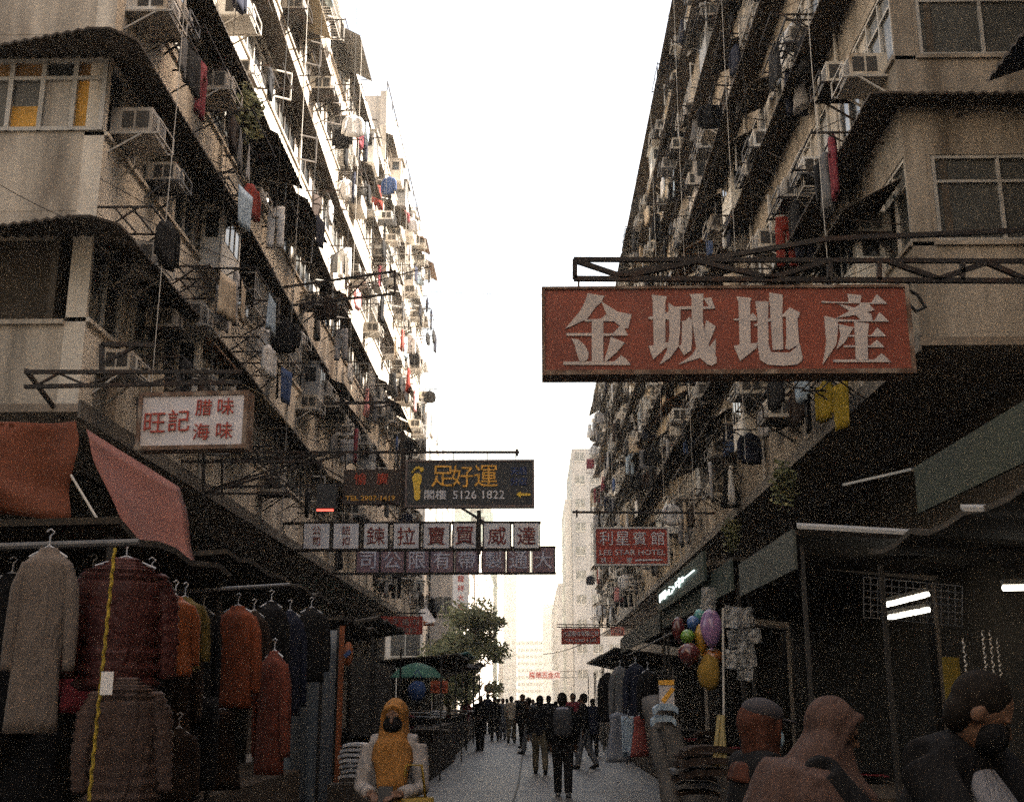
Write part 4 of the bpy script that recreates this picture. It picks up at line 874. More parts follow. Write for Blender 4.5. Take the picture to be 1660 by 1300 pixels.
tag(o.build('cord', mk('yellow_black_cord', (.35, .25, .03), .8, .95, 45)), 'twisted yellow and black cord hanging down through the near left stall', 'cord')
b = MB(); a = at_Y(173, 1107, 5.68); b.box((a.x - .03, a.y, a.z - .055), (a.x + .03, a.y + .004, a.z + .055)); tag(b.build('price_tag', mk('white_card', (.75, .74, .74), .7, .1)), 'blank white card tag tied on the yellow and black cord', 'tag')
def lamp_tube(label, a, c, r=.018, mat=TUBE):
    o = thing('fluorescent_lamp', label, 'lamp', a, 0, 'fluorescent lamps lit in the stalls'); d = Vector(c) - Vector(a)
    MB().tube([a, c], r, 10).build('tube', mat, o); MB().bar(Vector(a) + Vector((0, .01, .045)), Vector(c) + Vector((0, .01, .045)), .05, .04).build('fitting', FRAMEM, o)
lamp_tube('lit fluorescent lamp under the brown tarpaulin at the left edge', at_Y(-20, 857, 7.0), at_Y(92, 868, 6.9), .02)
# goods beyond
def pile(label, px, py, Y, w_, h_, n, mats, seed, cat='bundle'):
    p = at_Y(px, py, Y); b = folded(w_, w_ * .8, h_, n, seed, mats); o = b.build('goods_pile', mats); o.location = (p.x, p.y, p.z); return tag(o, label, cat)
tag(MB().box((-2.45, 14.2, 0.01), (-1.75, 14.62, .62)).build('low_table', BOXM), 'low dark trestle in front of the orange post, under the white bags', 'table')
pile('stack of crumpled white bags on a low trestle beside the woman in yellow', 574, 1262, 14.4, .32, .42, 7, [WCLOTH, CLOTH['pale grey']], 1)
pile('flat blue package lying beside the stack of white bags', 592, 1252, 14.35, .2, .08, 2, [CLOTH['blue'], WCLOTH], 2)
for i, (px, py, Y, w_, h_) in enumerate(((680, 1163, 25, .5, .16), (708, 1168, 26, .4, .22), (738, 1160, 28, .5, .14), (752, 1158, 30, .45, .1), (695, 1190, 24.4, .8, .1))):
    pile('white goods stacked on the left table stall, %s' % ['nearest end behind the yellow scarf', 'with a cloth hanging down', 'flat boxes in the middle', 'thin stack at the far end', 'long tray low on the front'][i], px, py, Y, w_, h_, 4, [WCLOTH, BOXM], 20 + i)
def umbrella(label, px, py, Y, r, mat):
    p = at_Y(px, py, Y); o = thing('market_umbrella', label, 'umbrella', (p.x, p.y, 0), 0, 'market umbrellas'); z = p.z; n = 8; rings = []
    for rr_, dz in ((r, -.32), (r * .66, -.12), (r * .3, -.03), (.03, 0)): rings.append([Vector((p.x + rr_ * math.cos(2 * math.pi * k / n), p.y + rr_ * math.sin(2 * math.pi * k / n), z + dz)) for k in range(n)])
    MB().loft(rings, caps=False).build('canopy', mat, o); MB().tube([(p.x, p.y, .01), (p.x, p.y, z - .02)], .02, 6).build('pole', STEEL, o)
umbrella('green and white market umbrella over the left stalls', 676, 1074, 26, .6, mk('green_canvas', (.06, .17, .12), .7, trans=.2))
umbrella('faded dark umbrella beyond the green one', 716, 1066, 38, 1.2, TARPD)
b = MB(); b.sm = True; p = at_Y(676, 1120, 23.6); b.ell((0, 0, 0), (.19, .15, .2), 14, 10)
for v in b.v: v *= 1 + .12 * noise.noise(v * 9)
b.tube([(-.1, 0, .25), (0, 0, .42), (.1, 0, .25)], .015, 6); o = b.build('blue_bag', CLOTH['blue']); o.location = p; tag(o, 'bulging blue plastic bag hung at the left stalls under the green umbrella', 'bag')
sg = Sign('poster', 'orange red poster hung on the left stalls beside the blue bag', (698, 1103, 726, 1123), 27); sg.panel(mk('orange_poster', (.5, .11, .045), .7), .02); sg.text([('大平賣', .5, .5, .55, .8)], DRED, bold=.01)
b = MB(); a, c, d, e = at_Y(690, 985, 50), at_Y(706, 1008, 48), at_Y(690, 1012, 48), at_Y(678, 992, 50)
tag(MB().sheet([e, d], [a, c], (0.03, .0, .04)).build('awning', mk('white_awning', (.7, .66, .62), .7)), 'sunlit white awning flap at the end of the left row, over the orange valance', 'awning')
tag(MB().sheet([at_Y(686, 1006, 48.1), at_Y(704, 1010, 48.1)], [at_Y(686, 1014, 48.1), at_Y(704, 1014, 48.1)], (0, .03, 0)).build('valance', mk('orange_valance', (.5, .17, .08), .7)), 'orange valance strip under the white awning flap', 'awning')

# right side
stall('main right stall with the balloons at its corner', 2.3, 4.5, 10.0, 12.7, 3.02, 2.9, TARPD, seed=30, fascia=(.33, .02, GREENF))
stall('second right stall with dark green fascia', 2.3, 4.6, 13.2, 20.5, 3.15, 2.9, TARPD, seed=31, fascia=(.35, .0, mk('dark_green_fascia', (.03, .042, .034), .6)))
stall('third right stall with grey green fascia', 2.3, 4.6, 21, 30.5, 3.1, 2.8, TARPD, seed=32, fascia=(.35, .0, GREENF))
for i in range(3): stall('%s right stall beyond the grey green fascia' % ORD[i + 3], 2.15 + .1 * i, 4.6, 31.5 + 7 * i, 37.8 + 7 * i, 2.9 + .1 * i, 2.6, TARPD, seed=40 + i, goods=False)
stall('near right stall at the picture edge', 2.75, 5.0, 6.2, 9.4, 2.72, 2.65, TARPD, seed=33)
o = tag(MB().sheet([(2.3, 9.95, 3.06), (3.62, 9.95, 2.98)], [(2.3, 9.9, 3.03), (3.62, 9.9, 2.95)], (0, 0, .03)).build('roof_edge_trim', mk('bright_trim', (.34, .34, .34), .3, .1)), 'pale metal trim along the front roof edge of the main right stall', 'trim')
tag(MB().sheet([(2.62, 6.98, 2.73), (4.3, 6.98, 2.72)], [(2.62, 6.94, 2.705), (4.3, 6.94, 2.695)], (0, 0, .025)).build('roof_edge_trim', MATS['bright_trim']), 'pale metal trim at the roof of the near right stall by the picture edge', 'trim')
cp = thing('shop_canopy', 'dull green canopy band running forward above the right stalls', 'canopy', (4.5, 10, 3.7))
MB().box((4.46, 4, 3.68), (4.5, 13.2, 4.22)).build('valance', GREENC, cp); MB().box((4.5, 4, 4.18), (5.38, 13.2, 4.215)).build('roof', TARPD, cp)
cl = MB(); cl.bar((4.44, 13.2, 4.2), (3.9, 14.2, 4.2), .03); cl.build('rod', FRAMEM, cp)
lamp_tube('upper tilted fluorescent lamp inside the main right stall', at_Y(1438, 980, 11.3), at_Y(1505, 963, 10.9), .022)
lamp_tube('lower tilted fluorescent lamp inside the main right stall', at_Y(1441, 1001, 11.3), at_Y(1506, 988, 10.9), .022)
lamp_tube('fluorescent lamp half out of the picture at the right edge', at_Y(1626, 953, 8.6), at_Y(1690, 952, 8.6), .02)
g = thing('wire_display_grid', 'white wire display grid hanging in front of the lamps in the main right stall', 'display grid', at_Y(1400, 935, 10.1)); b = MB()
for i in range(15):
    x = 1400 + 160 * i / 14; b.bar(at_Y(x, 935 + 15 * i / 14, 10.1), at_Y(x, 1000 + 15 * i / 14, 10.1), .006)
for j in range(7): b.bar(at_Y(1400, 935 + 65 * j / 6, 10.1), at_Y(1560, 950 + 65 * j / 6, 10.1), .006)
b.build('grid', GREYSTEEL, g)
def chain(label, px, py, Y, L):
    p = at_Y(px, py, Y); b = MB()
    for k in range(int(L / .028)):
        a = p - Vector((0, 0, .028 * k)); d = Vector((.012, 0, 0)) if k % 2 else Vector((0, .012, 0)); b.tube([a - d * .5, a + d - Vector((0, 0, .014)), a - d * .5 - Vector((0, 0, .03))], .004, 4)
    return tag(b.build('bead_chain', PALESTEEL), label, 'chain', 'bead chains for sale')
for i, (px, py) in enumerate(((1561, 1035), (1592, 1022), (1604, 1022), (1616, 1035))): chain('pale bead chain hanging above the bowed man, %s from the left' % ORD[i], px, py, 7.4, .42)
b = MB(); b.box((at_Y(1532, 1100, 8.2).x, 8.2, at_Y(1532, 1150, 8.2).z), (at_Y(1558, 1100, 8.2).x, 8.23, at_Y(1532, 1065, 8.2).z)); tag(b.build('yellow_board', mk('mustard_panel', (.14, .10, .012), .7)), 'narrow mustard yellow panel behind the bowed man at right', 'board')
# balloons and packets at the right stall corner
BC = {'mauve': (.36, .20, .40), 'amber': (.50, .27, .03), 'blue': (.06, .14, .36), 'lime green': (.14, .30, .03), 'teal': (.10, .34, .32), 'maroon': (.14, .035, .035), 'orange': (.30, .10, .02), 'dark red': (.10, .02, .02)}
for (n_, px, py, wp, hp, Y) in (('mauve', 1153, 1018, 36, 62, 12.0), ('amber', 1137, 1035, 22, 48, 12.15), ('blue', 1124, 1010, 22, 24, 12.3), ('lime green', 1115, 1032, 24, 24, 12.1), ('teal', 1135, 998, 20, 22, 12.5), ('maroon', 1117, 1060, 36, 36, 12.0), ('orange', 1156, 1065, 34, 28, 12.1), ('dark red', 1100, 1020, 22, 40, 12.4)):
    p = at_Y(px, py, Y); k = (p - CAM).dot(FWD) / F; b = MB(); b.sm = True; b.ell((0, 0, 0), (wp * k / 2, wp * k / 2, hp * k / 2), 20, 14)
    for v in b.v:
        if v.z < 0: v.x *= 1 + .35 * v.z / (hp * k); v.y *= 1 + .35 * v.z / (hp * k)
    b.tube([(0, 0, -hp * k * .49), (0, 0, -hp * k * .55)], [.012, .02], 8); o = b.build('balloon', mk(n_.replace(' ', '_') + '_rubber', tuple(c * .62 for c in BC[n_]), .25, .12, 3, spec=.6)); o.location = p
    tag(o, '%s balloon in the bunch at the corner of the main right stall' % n_, 'balloon', 'balloons at the right stall')
b = MB(); b.sm = True; p = at_Y(1150, 1090, 12); b.ell((0, 0, 0), (.12, .12, .18), 12, 8)
for v in b.v: v *= 1 + .2 * noise.noise(v * 12)
o = b.build('yellow_bundle', mk('amber_plush', (.2, .12, .02), .9)); o.location = p; tag(o, 'amber bundle hanging below the balloons', 'bundle')
CLEAR = mk('crinkled_clear_plastic', (.3, .29, .28), .25, .3, 14, alpha=.42, bump=.6, spec=.7)
rnd = random.Random(4)
for i, (px, py, wp, hp) in enumerate(((1188, 1000, 26, 34), (1212, 1000, 22, 30), (1196, 1034, 28, 28), (1222, 1030, 26, 24), (1190, 1068, 26, 30), (1213, 1062, 26, 34), (1208, 1090, 24, 24), (1152, 970, 22, 36))):
    p = at_Y(px, py, 11.8); k = 11.9 / F; b = MB(); P = [[((-.5 + j / 5) * wp * k, .03 * math.sin(j * 1.3 + i * 2) * (1 - (i_ / 5)) + .02 * rnd.random(), (-.5 + i_ / 5) * hp * k) for j in range(6)] for i_ in range(6)]
    b.grid(P, (0, .05, 0)); o = b.build('plastic_packet', CLEAR); o.location = p; o.rotation_euler = (0, rnd.uniform(-.2, .2), rnd.uniform(-.5, .5))
    tag(o, 'clear plastic packet hung by the balloons, %s' % ['upper left of the cluster', 'upper right of the cluster', 'middle left of the cluster', 'at the right tip', 'lower left of the cluster', 'lower right of the cluster', 'bottommost of the cluster', 'a crumpled one over the mauve balloon'][i], 'packet', 'clear packets at the right stall')
tag(MB().tube([at_Y(1172, 985, 11.85), at_Y(1174, 1230, 11.85)], .012, 6).build('display_pole', PALESTEEL), 'thin upright pole between the balloons and the plastic packets', 'pole')
# glowing shop name on the second stall
a, c = at_X(1066, 950, 2.262), at_X(1150, 938, 2.262)
sg = Sign('neon_sign', 'glowing white handwritten shop name on the green fascia of the second right stall', (1066, 938, 1140, 962), a.y * .97, c.y * 1.0); sg.f = -.02
sg.text([('同心中一', .5, .5, .62, .8)], emit('white_neon', (.8, 1, .95), .3), bold=.0)
MB().box((-sg.w / 2 - .1, .0, -sg.h * .9), (sg.w / 2 + .1, .04, sg.h * .8)).build('panel', MATS['dark_green_fascia'], sg.o, False)
# rolls, cushions, clothes and sticks on the right
b = MB(); b.sm = True; P0, P1 = Vector((1.62, 13.2, .02)), at_Y(1057, 1130, 13.6); b.tube([P0.lerp(P1, i / 12) for i in range(13)], [.13 + .012 * math.sin(i * 1.9) for i in range(13)], 16); tag(b.build('fabric_roll', mk('grey_roll_wrap', (.085, .078, .074), .6, .25, 4, True)), 'tall grey wrapped fabric roll leaning at the front of the right stalls', 'roll', 'fabric rolls')
b = MB(); b.sm = True; P0, P1 = Vector((1.88, 12.9, .02)), at_Y(1082, 1175, 13.0); b.tube([P0.lerp(P1, i / 12) for i in range(13)], [.12 + .012 * math.sin(i * 2.3) for i in range(13)], 16); tag(b.build('fabric_roll', MATS['grey_roll_wrap']), 'shorter grey fabric roll behind the tall leaning one', 'roll', 'fabric rolls')
pile('pale blue grey cloth package on top of the shorter fabric roll', 1078, 1176, 12.9, .26, .24, 2, [CLOTH['pale blue'], CLOTH['pale blue']], 8)
sg = Sign('hanging_bag', 'white bag with an orange band hung over the fabric rolls', (1069, 1102, 1092, 1146), 13.3, cat='bag'); sg.panel(WPAN, .09); MB().box((-sg.w / 2 - .003, -.06, sg.h * .32), (sg.w / 2 + .003, .05, sg.h * .5)).build('band', ORA, sg.o, False); MB().bar((-.05, -.048, -sg.h * .3), (.07, -.048, sg.h * .2), .004, .05).build('stripe', ORA, sg.o, False)
for i, (px, py, Y, wp, hp, kd, m) in enumerate(((1005, 1080, 21, 40, 90, 'shirt', CLOTH['grey']), (1030, 1075, 19.5, 44, 95, 'jacket', CLOTH['navy']), (1002, 1155, 20, 44, 80, 'dress', mk('slate_cloth', (.17, .18, .21), .9)), (1018, 1160, 18.5, 22, 66, 'towel', CLOTH['pale blue']), (1036, 1160, 18, 32, 66, 'dress', mk('brick_cloth', (.20, .05, .045), .9)), (985, 1090, 24, 36, 80, 'jacket', CLOTH['black']), (1050, 1085, 17, 40, 80, 'jacket', CLOTH['black']))):
    big_garment(kd, ['grey shirt', 'dark plaid jacket', 'slate grey dress', 'pale blue towel', 'brick red dress', 'black jacket farthest along', 'black jacket nearest'][i] + ' hanging at the edge of the right stalls', px, py, Y, wp, hp, R(30), m, i, 'clothes hung along the right stalls')
rail('clothes rail along the second right stall edge', Vector((1.95, 16.5, 2.5)), Vector((2.0, 25, 2.5)))
for i, (px, tx) in enumerate(((1158, 1166), (1166, 1172), (1176, 1170))):
    tag(MB().tube([at_Y(px, 1240, 10.8), at_Y(tx, 1160, 11.0)], .022, 7).build('bamboo_stick', mk('bamboo', (.2, .155, .06), .6, .3, 6)), 'straw coloured bamboo stick leaning by the main right stall, %s' % ['the leftmost', 'the middle one', 'the rightmost'][i], 'stick', 'bamboo sticks')
pile('dark carton of small goods under the bamboo sticks', 1150, 1262, 11, .5, .3, 3, [BOXM, CLOTH['dark brown']], 9); pile('pile of printed cloth bags low by the fabric rolls', 1128, 1290, 11.5, .4, .4, 6, [CLOTH['grey'], CLOTH['dark brown']], 10)
# ------------------------------------------------------------------ people
SKIN = mk('skin', (.11, .058, .036), .6, .15, 8, coord='Object'); SKIN2 = mk('light_skin', (.12, .066, .042), .6, .15, 8, coord='Object'); HAIR = mk('black_hair', (.010, .0085, .0075), .8, .3, 20, spec=.08, coord='Object')
GREYHAIR = mk('dark_brown_hair', (.012, .0095, .008), .8, .4, 20, spec=.08, coord='Object')
def solid(mb, vox, smooth=3):
    me = mb.mesh('solid', SKIN); o = bpy.data.objects.new('solid', me); COL.objects.link(o)
    m = o.modifiers.new('r', 'REMESH'); m.mode = 'VOXEL'; m.voxel_size = vox; m.use_smooth_shade = True
    m2 = o.modifiers.new('s', 'SMOOTH'); m2.factor = .5; m2.iterations = smooth
    r = bpy.data.meshes.new_from_object(o.evaluated_get(bpy.context.evaluated_depsgraph_get())); bpy.data.objects.remove(o); bpy.data.meshes.remove(me); r.materials.clear(); return r
def pose(H, lean=0, legs=((8, 5), (-12, 12)), arms=((5, 8, 12, 0), (-5, 8, 12, 0)), headpitch=0, headturn=0, sw=.112):
    J = {}; sp = Vector((0, math.sin(R(lean)), math.cos(R(lean)))); hip = Vector((0, 0, .53 * H)); J['hip'] = hip
    J['chest'] = hip + sp * .2 * H; J['neck'] = hip + sp * .305 * H
    hd = Vector((0, math.sin(R(lean * .7 + headpitch)), math.cos(R(lean * .7 + headpitch)))); J['head'] = J['neck'] + hd * .095 * H; J['hd'] = hd
    J['hrot'] = Matrix.Rotation(R(headturn), 3, 'Z') @ Matrix.Rotation(-R(lean * .7 + headpitch), 3, 'X')
    for i, sx in enumerate((-1, 1)):
        a, k = legs[i]; t = hip + Vector((sx * .052 * H, 0, -.02 * H)); kn = t + Vector((sx * .006 * H, math.sin(R(a)), -math.cos(R(a)))) * .245 * H; an = kn + Vector((0, math.sin(R(a - k)), -math.cos(R(a - k)))) * .225 * H
        J['leg%d' % i] = (t, kn, an, a - k)
        f, o, e, inn = arms[i]; s = hip + sp * .285 * H + Vector((sx * sw * H, 0, 0)); f += lean
        el = s + Vector((sx * math.sin(R(o)), math.sin(R(f)) * math.cos(R(o)), -math.cos(R(f)) * math.cos(R(o)))) * .178 * H
        d = Vector((sx * math.sin(R(o * .4 - inn)), math.sin(R(f + e)), -math.cos(R(f + e)))).normalized(); J['arm%d' % i] = (s, el, el + d * .148 * H, d)
    low = min(J['leg%d' % i][2].z for i in (0, 1)) - .045 * H
    return J, -low
def fingers(b, w_, d, sx, H, curl=35):
    side = Vector((0, 0, 1)).cross(d); side = side.normalized() if side.length > .05 else Vector((1, 0, 0)); nrm = d.cross(side).normalized()
    pc = w_ + d * .028 * H; b.tube([w_ - d * .01 * H, w_ + d * .02 * H, w_ + d * .05 * H], [.016 * H, .024 * H, .022 * H], 8, flat=.55)
    for q, (off, L) in enumerate(((-.017, .042), (-.006, .05), (.006, .047), (.016, .037))):
        p = w_ + d * .05 * H + side * off * H; c = R(curl); d2 = (d * math.cos(c) - nrm * math.sin(c)).normalized(); p2 = p + d * L * .45 * H; b.tube([p - d * .012 * H, p2, p2 + d2 * L * .55 * H], [.0062 * H, .0056 * H, .0044 * H], 6)
    t = w_ + d * .018 * H - side * sx * .018 * H; b.tube([t, t + (d * .6 - side * sx * .8).normalized() * .024 * H, t + (d * .9 - side * sx * .4).normalized() * .046 * H], [.009 * H, .0075 * H, .006 * H], 6)
def person(label, H, loc, rz, P, top, bottom, hair=HAIR, shoes=None, near=False, coat=0.0, scarf=None, skin=SKIN, mask=None, bulk=1.0, sleeves=True, cap=None, group=None, skirt=False, bald=False, drape=.06, dw=1.0):
    J, dz = P; o = thing('person', label, 'person', (loc[0], loc[1], loc[2] if len(loc) > 2 else .003), rz, group); up = Vector((0, 0, dz)); V = lambda p: p + up
    vx = .009 if near else .02
    b = MB(); hip, ch, nk, hdp, hr = V(J['hip']), V(J['chest']), V(J['neck']), V(J['head']), J['hrot']; X = lambda x, y, z: hdp + hr @ Vector((x * H, y * H, z * H))
    b.tube([hip - Vector((0, 0, .05 * H)), hip + (ch - hip) * .3, ch, nk - (nk - ch) * .25, nk], [.075 * H, .082 * H, .088 * H, .075 * H, .034 * H], 14, flat=.68)
    b.tube([V(J['arm0'][0]), nk - (nk - ch) * .12, V(J['arm1'][0])], [.036 * H, .045 * H, .036 * H], 10)
    b.tube([nk - (nk - ch) * .2, hdp], [.034 * H, .031 * H], 10)
    b.ell(X(0, -.004, .015), (.045 * H, .056 * H, .058 * H), 16, 12, rot=hr); b.ell(X(0, .014, -.028), (.034 * H, .038 * H, .04 * H), 14, 10, rot=hr)
    if near:
        b.tube([X(0, .047, .012), X(0, .066, -.012), X(0, .052, -.016)], [.007 * H, .010 * H, .008 * H], 8)
        for sx in (-1, 1): b.ell(X(sx * .046, -.004, -.002), (.008 * H, .014 * H, .02 * H), 8, 6, rot=hr); b.ell(X(sx * .018, .046, .017), (.014 * H, .008 * H, .007 * H), 8, 6, rot=hr)
        b.ell(X(0, .046, -.036), (.015 * H, .008 * H, .007 * H), 8, 6, rot=hr)
    for i, sx in enumerate((-1, 1)):
        s, el, wr, d = J['arm%d' % i]; s, el, wr = V(s), V(el), V(wr); b.tube([s, s.lerp(el, .5), el, el.lerp(wr, .5), wr], [.033 * H, .030 * H, .025 * H, .022 * H, .016 * H], 8)
        if near: fingers(b, wr, d, sx, H)
        else: b.tube([wr, wr + d * .05 * H, wr + d * .09 * H], [.017 * H, .022 * H, .012 * H], 8, flat=.6)
        t, kn, an, fa = J['leg%d' % i]; t, kn, an = V(t), V(kn), V(an); b.tube([t, t.lerp(kn, .5), kn, kn.lerp(an, .4), an], [.055 * H, .048 * H, .034 * H, .033 * H, .023 * H], 10)
        fd = Vector((0, math.cos(R(max(-40, fa))), math.sin(R(max(-40, fa))) * .8)); b.tube([an - fd * .025 * H + Vector((0, 0, -.03 * H)), an + fd * .04 * H + Vector((0, 0, -.03 * H)), an + fd * .1 * H + Vector((0, 0, -.036 * H))], [.022 * H, .024 * H, .017 * H], 8)
    me = solid(b, vx); me.materials.append(skin); link('body', me, o)
    c = .012 * bulk
    def seg(parts, name, mat, vox=None, sm=3):
        q = MB()
        for (pts, rad, fl) in parts: q.tube(pts, rad, 14, flat=fl)
        m_ = solid(q, vox or (.012 if near else .02), sm); m_.materials.append(mat); return link(name, m_, o)
    hem = hip - Vector((0, 0, (.04 + coat) * H)); k = bulk
    tp = [([hem, hip + Vector((0, 0, .0)), hip.lerp(ch, .4), ch, nk - (nk - ch) * .22, nk - (nk - ch) * .04], [(.092 + coat * .14) * H * k, .094 * H * k, .094 * H * k, .101 * H * k, .088 * H * k, .046 * H * k], .72),
          ([V(J['arm0'][0]), nk - (nk - ch) * .12, V(J['arm1'][0])], [.047 * H * k, .055 * H * k, .047 * H * k], 1)]
    if sleeves:
        for i in (0, 1):
            s, el, wr, d = J['arm%d' % i]; s, el, wr = V(s), V(el), V(wr); tp.append(([s, s.lerp(el, .5), el, el.lerp(wr, .5), el.lerp(wr, .92)], [.046 * H * k, .044 * H * k, .038 * H * k, .035 * H * k, .031 * H * k], 1))
    seg(tp, 'jacket', top)
    if skirt:
        an = (V(J['leg0'][2]) + V(J['leg1'][2])) / 2; seg([([hip + Vector((0, 0, .04 * H)), hip - Vector((0, 0, .1 * H)), Vector((an.x, an.y, an.z + .03 * H))], [.085 * H, .1 * H, .125 * H], .8)], 'skirt', bottom)
    else:
        lg = [([hip + Vector((0, 0, .05 * H)), hip - Vector((0, 0, .03 * H))], [.084 * H, .088 * H], .72)]
        for i in (0, 1):
            t, kn, an, fa = J['leg%d' % i]; t, kn, an = V(t), V(kn), V(an); lg.append(([t + Vector((0, 0, .02 * H)), t.lerp(kn, .5), kn, kn.lerp(an, .5), an + Vector((0, 0, -.012 * H))], [.062 * H, .058 * H, .046 * H, .043 * H, .039 * H], 1))
        seg(lg, 'trousers', bottom)
    for i in (0, 1):
        t, kn, an, fa = J['leg%d' % i]; an = V(an); fd = Vector((0, math.cos(R(max(-40, fa))), math.sin(R(max(-40, fa))) * .8))
        q = MB(); q.tube([an - fd * .032 * H + Vector((0, 0, -.024 * H)), an + fd * .04 * H + Vector((0, 0, -.026 * H)), an + fd * .1 * H + Vector((0, 0, -.032 * H)), an + fd * .116 * H + Vector((0, 0, -.036 * H))], [.026 * H, .029 * H, .022 * H, .012 * H], 10); q.sm = True; q.build('shoe', shoes or CLOTH['black'], o, False)
    if scarf:
        q = MB(); q.ell(X(0, -.016, .012), (.058 * H, .064 * H, .068 * H), 16, 12, rot=hr); q.tube([X(0, -.016, -.01), nk + Vector((0, .012 * H, .005 * H)), nk - (nk - ch) * .2 + Vector((0, .008 * H, 0)), ch.lerp(nk, .25) + Vector((0, .008 * H, .0)), ch.lerp(nk, .25) + (ch - nk).normalized() * drape * H, ch.lerp(nk, .25) + (ch - nk).normalized() * drape * 1.7 * H], [.060 * H, max(.062, .086 * dw) * H, .128 * H * k * dw, .142 * H * k * dw, .15 * H * k * dw, .115 * H * k * dw], 18, flat=.84)
        ring = [X(.046 * math.cos(a), .040 + .012 * math.cos(a) ** 2 * -1, -.002 + .056 * math.sin(a)) for a in [2 * math.pi * t / 20 for t in range(21)]]; q.tube(ring, .011 * H, 8)
        q.tube([nk + Vector((0, .07 * H, .0)), ch + Vector((-.01 * H, .085 * H, .02 * H)), ch + Vector((-.01 * H, .115 * H, -.07 * H)), ch + Vector((-.015 * H, .112 * H, -.115 * H))], [.05 * H, .078 * H, .062 * H, .022 * H], 12, flat=.4)
        m_ = solid(q, .011 if near else .02, 2); m_.materials.append(scarf)
        for v in m_.vertices: v.co += Vector((noise.noise(Vector((v.co.x * 13, v.co.y * 13, v.co.z * 5))), noise.noise(Vector((v.co.x * 13 + 5, v.co.y * 13, v.co.z * 5))), 0)) * .016 * (1 if near else 0)
        link('headscarf', m_, o)
    elif hair:
        q = MB(); q.ell(X(0, -.014, .024), (.051 * H, .058 * H, .058 * H), 16, 12, rot=hr); q.ell(X(0, -.03, -.01), (.046 * H, .036 * H, .05 * H), 14, 10, rot=hr)
        m_ = solid(q, .009 if near else .02, 2); m_.materials.append(hair); link('hair', m_, o)
    if cap:
        q = MB(); q.sm = True; q.ell(X(0, -.008, .045), (.056 * H, .066 * H, .042 * H), 16, 10, rot=hr); q.build('cap', cap, o, False); q = MB(); q.sm = True; q.ell(X(0, .07, .036), (.042 * H, .04 * H, .006 * H), 14, 6, rot=hr); q.build('cap_brim', cap, o, False)
    if mask:
        q = MB(); q.sm = True; q.ell(X(0, .034, -.024), (.043 * H, .036 * H, .040 * H), 16, 10, rot=hr); q.build('face_mask', mask, o, False)
    if near:
        for sx in (-1, 1): q = MB(); q.sm = True; q.ell(X(sx * .018, .0505, .010), (.0085 * H, .005 * H, .005 * H), 10, 6, rot=hr); q.build('eye', BLACK, o, False)
    return o
MUST = mk('mustard_scarf', (.235, .105, .024), .85, .2, 6, coord='Object'); GCOAT = mk('pale_grey_cardigan', (.27, .245, .235), .95, .3, 12, bump=.5, coord='Object'); BM = CLOTH['black']; KHAKI = mk('khaki_cloth', (.10, .08, .05), .9, .25, 5, coord='Object'); PALEMASK = mk('blue_mask', (.30, .42, .50), .7, .1)
for m_ in (MUST, GCOAT, KHAKI): wrinkle(m_, 9, .8)
p = at_Y(642, 1136, 8.0); H1 = p.z / 1.0 + .0
w1 = person('person in a mustard headscarf and pale grey cardigan looking down at a phone', 1.585, (p.x, 8.0), R(180 - 5), pose(1.585, 2, ((4, 4), (-6, 8)), ((10, 9, 72, 34), (10, 9, 72, 34)), 8, 0, .098), GCOAT, CLOTH['dark brown'], scarf=MUST, near=True, coat=.13, bulk=.95, mask=BM, skirt=True, drape=.0, dw=.80)
b = MB(); b.box((-.045, -.006, -.075), (.045, .006, .075)); ph = b.build('phone', BLACK); ph.location = (p.x - .01, 8.0 - .37, 1.0); ph.rotation_euler = (R(-40), 0, R(4)); tag(ph, 'dark phone held in front by the woman in the mustard headscarf', 'phone')
b = MB(); b.sm = True; b.loft([[Vector((hw * c_, .09 * s_, z)) for c_, s_ in [(math.copysign(abs(math.cos(a)) ** .5, math.cos(a)), math.copysign(abs(math.sin(a)) ** .5, math.sin(a))) for a in [2 * math.pi * k / 20 for k in range(20)]]] for hw, z in ((.13, 0), (.16, .02), (.15, .2), (.13, .3))]); b.tube([(-.08, 0, .29), (-.05, 0, .5), (.05, 0, .5), (.08, 0, .29)], .009, 6)
bg_ = b.build('handbag', mk('yellow_bag', (.2, .13, .015), .6, .2, 5)); q = at_Y(665, 1300, 7.8); bg_.location = (q.x + .02, 7.8, q.z - .27); tag(bg_, 'bright yellow bag hanging at the side of the woman in the mustard headscarf', 'bag')
def walker(label, px, py_feet, H, rz, P, top, bottom, **k):
    g = at_Z(px, py_feet, 0); return person(label, H, (g.x, g.y), rz, P, top, bottom, **k), g
m1, g1 = walker('person in dark clothes walking away with a backpack in the middle of the street', 913, 1291, 1.70, R(-3), pose(1.70, 3, ((12, 4), (-8, 10)), ((6, 10, 20, 10), (-4, 10, 24, 10))), CLOTH['black'], CLOTH['black'], shoes=CLOTH['grey'], bulk=1.15, near=True)
b = MB(); b.sm = True; b.loft([[Vector((.17 * s_ * math.copysign(abs(math.cos(a)) ** .6, math.cos(a)), -.09 + .09 * s_ * math.copysign(abs(math.sin(a)) ** .6, math.sin(a)), z)) for a in [2 * math.pi * k / 20 for k in range(20)]] for s_, z in ((.8, 0), (1, .06), (1.0, .3), (.85, .42), (.5, .46))])
bp_ = b.build('backpack', mk('dark_backpack', (.03, .03, .034), .7, .3, 8)); bp_.location = (g1.x, g1.y - .14, .98); tag(bp_, 'dark backpack worn by the walker in the middle of the street', 'backpack')
